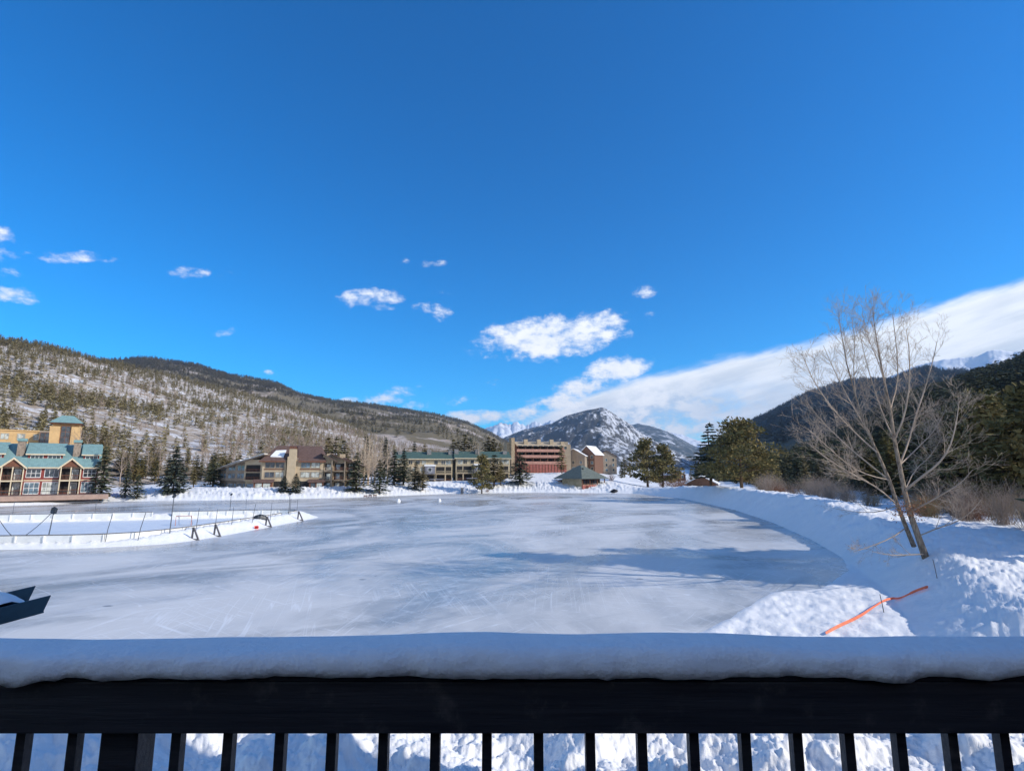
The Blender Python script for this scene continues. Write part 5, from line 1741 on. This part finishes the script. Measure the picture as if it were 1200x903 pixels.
def deck():
    e = thing('deck_railing', 'dark painted deck railing with square balusters across the foreground', 'railing', (0, 0, 0))
    top = dpt(600, 800, YF); bot = dpt(600, 857.5, YF)
    y0 = .5 * (top[1] + bot[1]); zt, zb = top[2], bot[2]
    tr = MB(); tr.box(-3.6, 4.6, y0, y0 + .045, zb, zt); tr.build('rail_board', M['rail_wood'], e, bevel=.004)
    cp = MB(); cp.box(-3.6, 4.6, y0 - .006, y0 + .135, zt + .0015, zt + .02); cp.build('cap_board', M['rail_wood'], e, bevel=.004)
    lr = MB(); lr.box(-3.6, 4.6, y0, y0 + .045, DZ + .09, DZ + .18); lr.build('bottom_board', M['rail_wood'], e, bevel=.004)
    yb = y0 + .047
    k = -3.5
    dep = dpt(600, 870, YF)
    sp = .1256
    x_post = (135 - 600) / FPX * YF * 1.015
    xc0 = (570 - 600) / FPX * YF * 1.01
    for i in range(-27, 37):
        xx = xc0 + i * sp
        if abs(xx - x_post) < .07 or abs(xx - 2.1) < .07 or xx > 4.5: continue
        m = MB(); m.box(xx - .0115, xx + .0115, yb, yb + .024, DZ + .1, zb + .03)
        m.build('baluster', M['rail_wood'], e)
    for xp in (x_post, x_post - 2.2, 2.1, 4.55):
        m = MB(); m.box(xp - .045, xp + .045, yb - .002, yb + .07, DZ - .25, zb + .05); m.build('post', M['rail_wood'], e, bevel=.003)
    # snow lying on the rail
    xs = np.linspace(-3.6, 4.6, 370); prof = []
    V = []; F = []
    nsec = 18
    zc = zt + .021
    for x in xs:
        hgt = .056 + .009 * float(fbm(x * 1.6, 3.1, 3)) + .007 * math.exp(-((x + .13) / .16) ** 2) + .004 * math.sin(x * 3 + 1) - .008 * ss(-x, .8, 1.4)
        bulge = .014 * float(fbm(x * 3.0, 8.4, 3)) + .008 * float(fbm(x * 14, 1.7, 2))
        drip = max(0, float(fbm(x * 4.1, 20.2, 4)) - .08) * .05 * (1 if x < -.2 else .6) - .010 * max(0, float(fbm(x * 5.3, 44.2, 3)))
        for j in range(nsec):
            s = j / (nsec - 1)
            a = PI * (s * 1.0)
            cy = -math.cos(a); cz = math.sin(a)
            yy = y0 + .062 + (.088 + (bulge if cy < 0 else 0)) * math.copysign(abs(cy) ** .55, cy)
            zz = zc - .004 + hgt * abs(cz) ** .6
            if s < .22: zz -= drip * (1 - s / .22)
            if s < .22: zz += .004 * float(fbm(x * 22, s * 9, 2)) ; yy += .003 * float(fbm(x * 18 + 5, s * 7, 2))
            V.append((x, yy, zz))
    n_ = len(xs)
    for i in range(n_ - 1):
        for j in range(nsec - 1):
            F.append((i * nsec + j, (i + 1) * nsec + j, (i + 1) * nsec + j + 1, i * nsec + j + 1))
        F.append((i * nsec + nsec - 1, (i + 1) * nsec + nsec - 1, (i + 1) * nsec, i * nsec))
    me = mesh_np('rail_snow', np.array(V), np.array(F), M['rail_snow'], True)
    tag(link(bpy.data.objects.new('rail_snow', me)), 'smooth rounded ridge of snow lying along the top of the deck railing', 'snow')
    # the lodge the deck belongs to, plus an unseen tall wing added to block sun
    b = thing('lodge_building', 'dark timber lodge whose covered deck carries the foreground railing, its right wing added for shade', 'building', (0, 0, 0))
    pbox('wall', 'brown_side', b, (-9, 9.19, -3.3, -3.0, -1, DZ + 2.3), (9.2, 15, -8, 7.6, -1, 14.5))  # the tall box is the added wing that shades deck and gutter
    pbox('deck_floor', 'wood_dark', b, (-9, 4.7, -2.99, y0 + .2, DZ - .2, DZ))
    pbox('deck_roof', 'wood_dark', b, (-9, 4.7, -3.6, -1.6, DZ + 2.31, DZ + 2.5))
    pbox('shade_wing_roof', 'snow_soft', b, (9.15, 15.4, -8.4, 7.65, 14.5, 14.9))
    pbox('support_post', 'wood_dark', b, (-3.7, -3.45, y0 - .1, y0 + .1, -1, DZ - .21), (4.3, 4.55, y0 - .1, y0 + .1, -1, DZ - .21))


deck()


# gutter end at the lower left, with snow in it
def gutter():
    d0 = 5.2
    A = Vector(dpt(60, 697, d0)); D = (Vector(dpt(0, 712, d0 * .93)) - A)
    A2 = Vector(dpt(42, 686, d0 * 1.06))
    e = thing('roof_gutter', 'open end of a dark teal metal gutter poking in at the lower left', 'gutter', tuple(A))
    far = (A2 - A)
    E = D.normalized() * 2.6
    up = Vector((0, 0, 1))
    h = .165
    near_end_low = Vector((-.05, 0, -h))

    def wall(p, name, hh, slope):
        n_ = Vector((E.y, -E.x, 0)).normalized() * .012
        m = MB()
        lo = p + Vector((slope * -1, 0, -hh))
        q = [lo, lo + E, lo + E + n_, lo + n_, p, p + E, p + E + n_, p + n_]
        m.hexa([tuple(w) for w in q]); m.build(name, M['gutter'], e)
    wall(Vector((0, 0, 0)), 'front_plate', h, .06)
    wall(far, 'back_plate', h, .06)
    m = MB(); lo = Vector((-.06, 0, -h + .01))
    q = [lo + Vector((0, .013, 0)), lo + far, lo + far + E, lo + E + Vector((0, .013, 0))]
    m.slab([tuple(w) for w in (q[0], q[1], q[2], q[3])], .012); m.build('base_plate', M['gutter'], e)
    V = []; F = []
    nu, nv = 40, 12
    for i in range(nu):
        s = i / (nu - 1)
        for j in range(nv):
            t = j / (nv - 1)
            p = Vector((-.04, 0, 0)) + E * (.03 + .97 * s) + far * (.06 + .88 * t)
            hump = math.sin(PI * t) ** .5
            edge = min(1, s / .08) ** .5
            dent = math.exp(-((s - .2) / .035) ** 2) * (1 - t) ** 1.5 * .10
            p.z += -.15 + (.16 + .03 * hump) * edge * (1 + .15 * float(fbm(s * 8, t * 2, 2))) - dent
            V.append(tuple(p))
    for i in range(nu - 1):
        for j in range(nv - 1):
            F.append((i * nv + j, (i + 1) * nv + j, (i + 1) * nv + j + 1, i * nv + j + 1))
    o = link(bpy.data.objects.new('gutter_snow', mesh_np('gutter_snow', np.array(V), np.array(F), M['snow_soft'], True)))
    o.location = A
    tag(o, 'snow lying in the dark teal gutter at the lower left', 'snow')


gutter()

# ------------------------------------------------------------------ sky, clouds, sun, camera
SUN_AZ = R(106); SUN_EL = R(29)
w = bpy.data.worlds.new('World'); SC.world = w; w.use_nodes = True
nt = w.node_tree
for n_ in list(nt.nodes): nt.nodes.remove(n_)


class WB(NB):
    def __init__(self, t):
        self.t = t; self._pos = None


W = WB(nt)
out = W.n('ShaderNodeOutputWorld'); bg = W.n('ShaderNodeBackground'); W.ln(bg.outputs[0], out.inputs[0])
sky = W.n('ShaderNodeTexSky', sky_type='NISHITA'); sky.sun_disc = False
sky.sun_elevation = SUN_EL; sky.sun_rotation = SUN_AZ
sky.altitude = 2800; sky.air_density = 1.0; sky.dust_density = .15; sky.ozone_density = 2.5
hs = W.n('ShaderNodeHueSaturation'); hs.inputs['Saturation'].default_value = 1.35; hs.inputs['Value'].default_value = 1.0
W.ln(sky.outputs[0], hs.inputs['Color'])
gen = W.n('ShaderNodeTexCoord').outputs['Generated']
sx = W.n('ShaderNodeSeparateXYZ'); W.ln(gen, sx.inputs[0])
az = W.math('ARCTAN2', sx.outputs[0], sx.outputs[1])
el = W.math('ARCSINE', sx.outputs[2])
# direction of view warped by noise so that cloud edges fray
cb = W.n('ShaderNodeCombineXYZ'); W.ln(az, cb.inputs[0]); W.ln(el, cb.inputs[1])
av = cb.outputs[0]
nA = W.noise(W.mapping(av, (1, 1.8, 1)), 14, 8, .62)
nB = W.noise(W.mapping(av, (1, 1.5, 1), (0, 0, 0), (3, 5, 0)), 40, 7, .65)
nfr = W.math('ADD', W.math('MULTIPLY', W.math('SUBTRACT', nA, .5), 1.7), W.math('MULTIPLY', W.math('SUBTRACT', nB, .5), .9))
dens = None
# (px, py, half width, half height, tilt degrees up to the right, strength)
CL = [(437, 351, 52, 17, 6, 1.0), (512, 366, 34, 12, -14, .85), (506, 309, 20, 8, 0, .55), (516, 344, 15, 8, 0, .5), (757, 341, 22, 10, 5, .9),
      (648, 394, 112, 33, 9, 1.45), (705, 380, 40, 20, 6, .9), (722, 432, 52, 20, 12, 1.3), (690, 455, 60, 20, 10, 1.2), (655, 472, 62, 15, 6, 1.15), (457, 465, 44, 13, 16, .95), (490, 475, 22, 8, 4, .8), (412, 469, 16, 5, 0, .7),
      (540, 470, 26, 8, 0, .5), (580, 446, 16, 8, 0, .4), (62, 300, 80, 11, -2, .85), (12, 318, 40, 10, 0, .55), (15, 345, 44, 14, -6, .95), (5, 276, 22, 14, -20, .8), (228, 317, 34, 13, 5, .7),
      (262, 323, 20, 8, 0, .5), (268, 390, 26, 9, 6, .75), (238, 428, 14, 7, 0, .6), (472, 308, 16, 8, 0, .4), (570, 489, 90, 12, 2, 1.1), (620, 486, 70, 14, 6, 1.0), (315, 436, 8, 4, 0, .5), (760, 370, 12, 6, 20, .4), (-60, 300, 80, 20, 0, 1), (-150, 340, 60, 16, 8, 1),
      (1300, 200, 60, 12, 8, .8)]
for px, py, hw, hh, tl, st in CL:
    a0, e0 = azel(px, py)
    a1, e1 = azel(px + hw * math.cos(R(tl)), py - hw * math.sin(R(tl)))
    a2, e2 = azel(px, py - hh)
    ux, uy = a1 - a0, e1 - e0; L2 = ux * ux + uy * uy; Lh = e2 - e0
    dx = W.math('SUBTRACT', az, a0); dy = W.math('SUBTRACT', el, e0)
    p_ = W.math('ADD', W.math('MULTIPLY', dx, ux / L2), W.math('MULTIPLY', dy, uy / L2))
    ul = math.sqrt(L2)
    q_ = W.math('ADD', W.math('MULTIPLY', dx, -uy / ul / Lh), W.math('MULTIPLY', dy, ux / ul / Lh))
    r2 = W.math('ADD', W.math('MULTIPLY', p_, p_), W.math('MULTIPLY', q_, q_))
    b_ = W.math('MULTIPLY', W.math('SUBTRACT', 1.0, W.math('MINIMUM', r2, 1.3)), st)
    dens = b_ if dens is None else W.math('MAXIMUM', dens, b_)
cum = W.ramp(W.math('ADD', W.math('SUBTRACT', dens, .37), W.math('MULTIPLY', nfr, 1.9)), -.05, 1.05)
cum = W.math('MULTIPLY', cum, W.ramp(dens, -.05, .3))
# smooth wave-cloud bank over the right-hand ridge: everything below a rising edge line
fc = W.n('ShaderNodeFloatCurve')
edge = [(560, 508), (600, 497), (640, 478), (690, 454), (745, 442), (800, 430), (850, 415), (905, 404), (960, 393), (1010, 381), (1060, 366), (1120, 345), (1200, 323), (1400, 285)]
A0, A1 = R(-6), R(55); E0, E1 = R(0), R(32)
pts_ = []
for px, py in edge:
    a, e = azel(px, py); pts_.append(((a - A0) / (A1 - A0), (e - E0) / (E1 - E0)))
cur = fc.mapping.curves[0]
cur.points[0].location = (0, 0); cur.points[1].location = (1, pts_[-1][1])
for p_ in pts_:
    if 0.005 < p_[0] < .995: cur.points.new(*p_)
fc.mapping.update()
W.ln(W.math('DIVIDE', W.math('SUBTRACT', az, A0), A1 - A0), fc.inputs['Value'])
eg = W.math('ADD', W.math('MULTIPLY', fc.outputs[0], E1 - E0), E0)
below = W.math('SUBTRACT', eg, el)
nS = W.noise(W.mapping(av, (3.0, 22, 1), (0, 0, R(-14))), 1.6, 7, .6)
nS2 = W.noise(W.mapping(av, (2.0, 9, 1), (0, 0, R(-14)), (1, 2, 0)), 1.5, 6, .6)
bank = W.ramp(W.math('ADD', below, W.math('ADD', W.math('MULTIPLY', W.math('SUBTRACT', nA, .5), .024), W.math('MULTIPLY', W.math('SUBTRACT', nS, .5), .045))), -.004, .022)
bank = W.math('MULTIPLY', bank, W.ramp(az, R(-5), R(6)))
# thin torn places low in the bank, where blue shows
hole = W.ramp(W.math('ADD', W.math('MULTIPLY', nA, .75), W.math('MULTIPLY', nB, .35)), .44, .60)
hgate = W.math('MULTIPLY', W.ramp(below, .035, .10), W.ramp(az, R(30), R(18)))
bank = W.math('MULTIPLY', bank, W.math('SUBTRACT', 1.0, W.math('MULTIPLY', hgate, W.math('SUBTRACT', .6, W.math('MULTIPLY', hole, .6)))))
fac = W.math('MAXIMUM', cum, bank)
# cloud body: brighter tops, blue-grey bellies
lit = W.ramp(W.math('ADD', W.math('MULTIPLY', nA, .6), W.math('MULTIPLY', nB, .4)), .35, .62)
cc = W.mix(lit, (4.6, 5.0, 5.7), (6.0, 6.1, 6.3))
sh = W.ramp(W.math('ADD', W.math('MULTIPLY', nS, .6), W.math('MULTIPLY', nS2, .5)), .42, .66)
bc = W.mix(sh, (3.5, 4.0, 4.7), (5.5, 5.75, 6.1))
bc = W.mix(W.ramp(below, .0, .05, .75, 0), bc, (6.0, 6.15, 6.3))
cloudc = W.mix(bank, cc, W.mix(W.math('MULTIPLY', W.ramp(az, R(24), R(14)), W.ramp(lit, .2, .8)), bc, cc))
skyc = W.mix(1.0, hs.outputs[0], (.17, 1.04, 1.17), 'MULTIPLY')
# unseen broken cloud added behind and beside the viewer for whiter fill light
aaz = W.math('ABSOLUTE', az)
fill_veil = W.math('MULTIPLY', W.math('MULTIPLY', W.ramp(aaz, R(62), R(88)), W.ramp(el, R(62), R(25))), W.ramp(nfr, -.45, .30))
fac = W.math('MAXIMUM', fac, W.math('MULTIPLY', fill_veil, .75))
W.ln(W.mix(fac, skyc, cloudc), bg.inputs[0])
bg.inputs[1].default_value = .15

sl = bpy.data.lights.new('sun', 'SUN'); sl.energy = 3.45; sl.angle = R(.53); sl.color = (1, .945, .86)
so = bpy.data.objects.new('sun', sl); link(so)
sd = Vector((math.sin(SUN_AZ) * math.cos(SUN_EL), math.cos(SUN_AZ) * math.cos(SUN_EL), math.sin(SUN_EL)))
so.rotation_euler = sd.to_track_quat('Z', 'Y').to_euler(); so.location = (60, -20, 60)

hz = MB(); hz.box(-11000, 11000, -300, 10500, -3, 1000)
ho = hz.build('haze', None)
ho.data.materials.clear(); hm = bpy.data.materials.new('haze'); hm.use_nodes = True
ht = hm.node_tree
for n_ in list(ht.nodes):
    if n_.type != 'OUTPUT_MATERIAL': ht.nodes.remove(n_)
pv = ht.nodes.new('ShaderNodeVolumePrincipled')
pv.inputs['Color'].default_value = (.45, .68, 1, 1); pv.inputs['Density'].default_value = 7.5e-5; pv.inputs['Anisotropy'].default_value = .2
ht.links.new(pv.outputs[0], [n_ for n_ in ht.nodes if n_.type == 'OUTPUT_MATERIAL'][0].inputs['Volume'])
ho.data.materials.append(hm); tag(ho, kind='stuff')
SC.cycles.volume_bounces = 0

cam = bpy.data.cameras.new('camera'); co = bpy.data.objects.new('camera', cam); link(co)
cam.sensor_width = 36; cam.lens = 36 * FPX / 1200; cam.clip_end = 60000; cam.clip_start = .05
co.location = (0, 0, H_EYE); co.rotation_euler = (PI / 2 + PITCH, 0, 0)
SC.camera = co
SC.view_settings.view_transform = 'Standard'; SC.view_settings.look = 'None'
SC.view_settings.exposure = .40; SC.view_settings.gamma = 1
SC.cycles.max_bounces = 6; SC.cycles.diffuse_bounces = 3; SC.cycles.glossy_bounces = 3
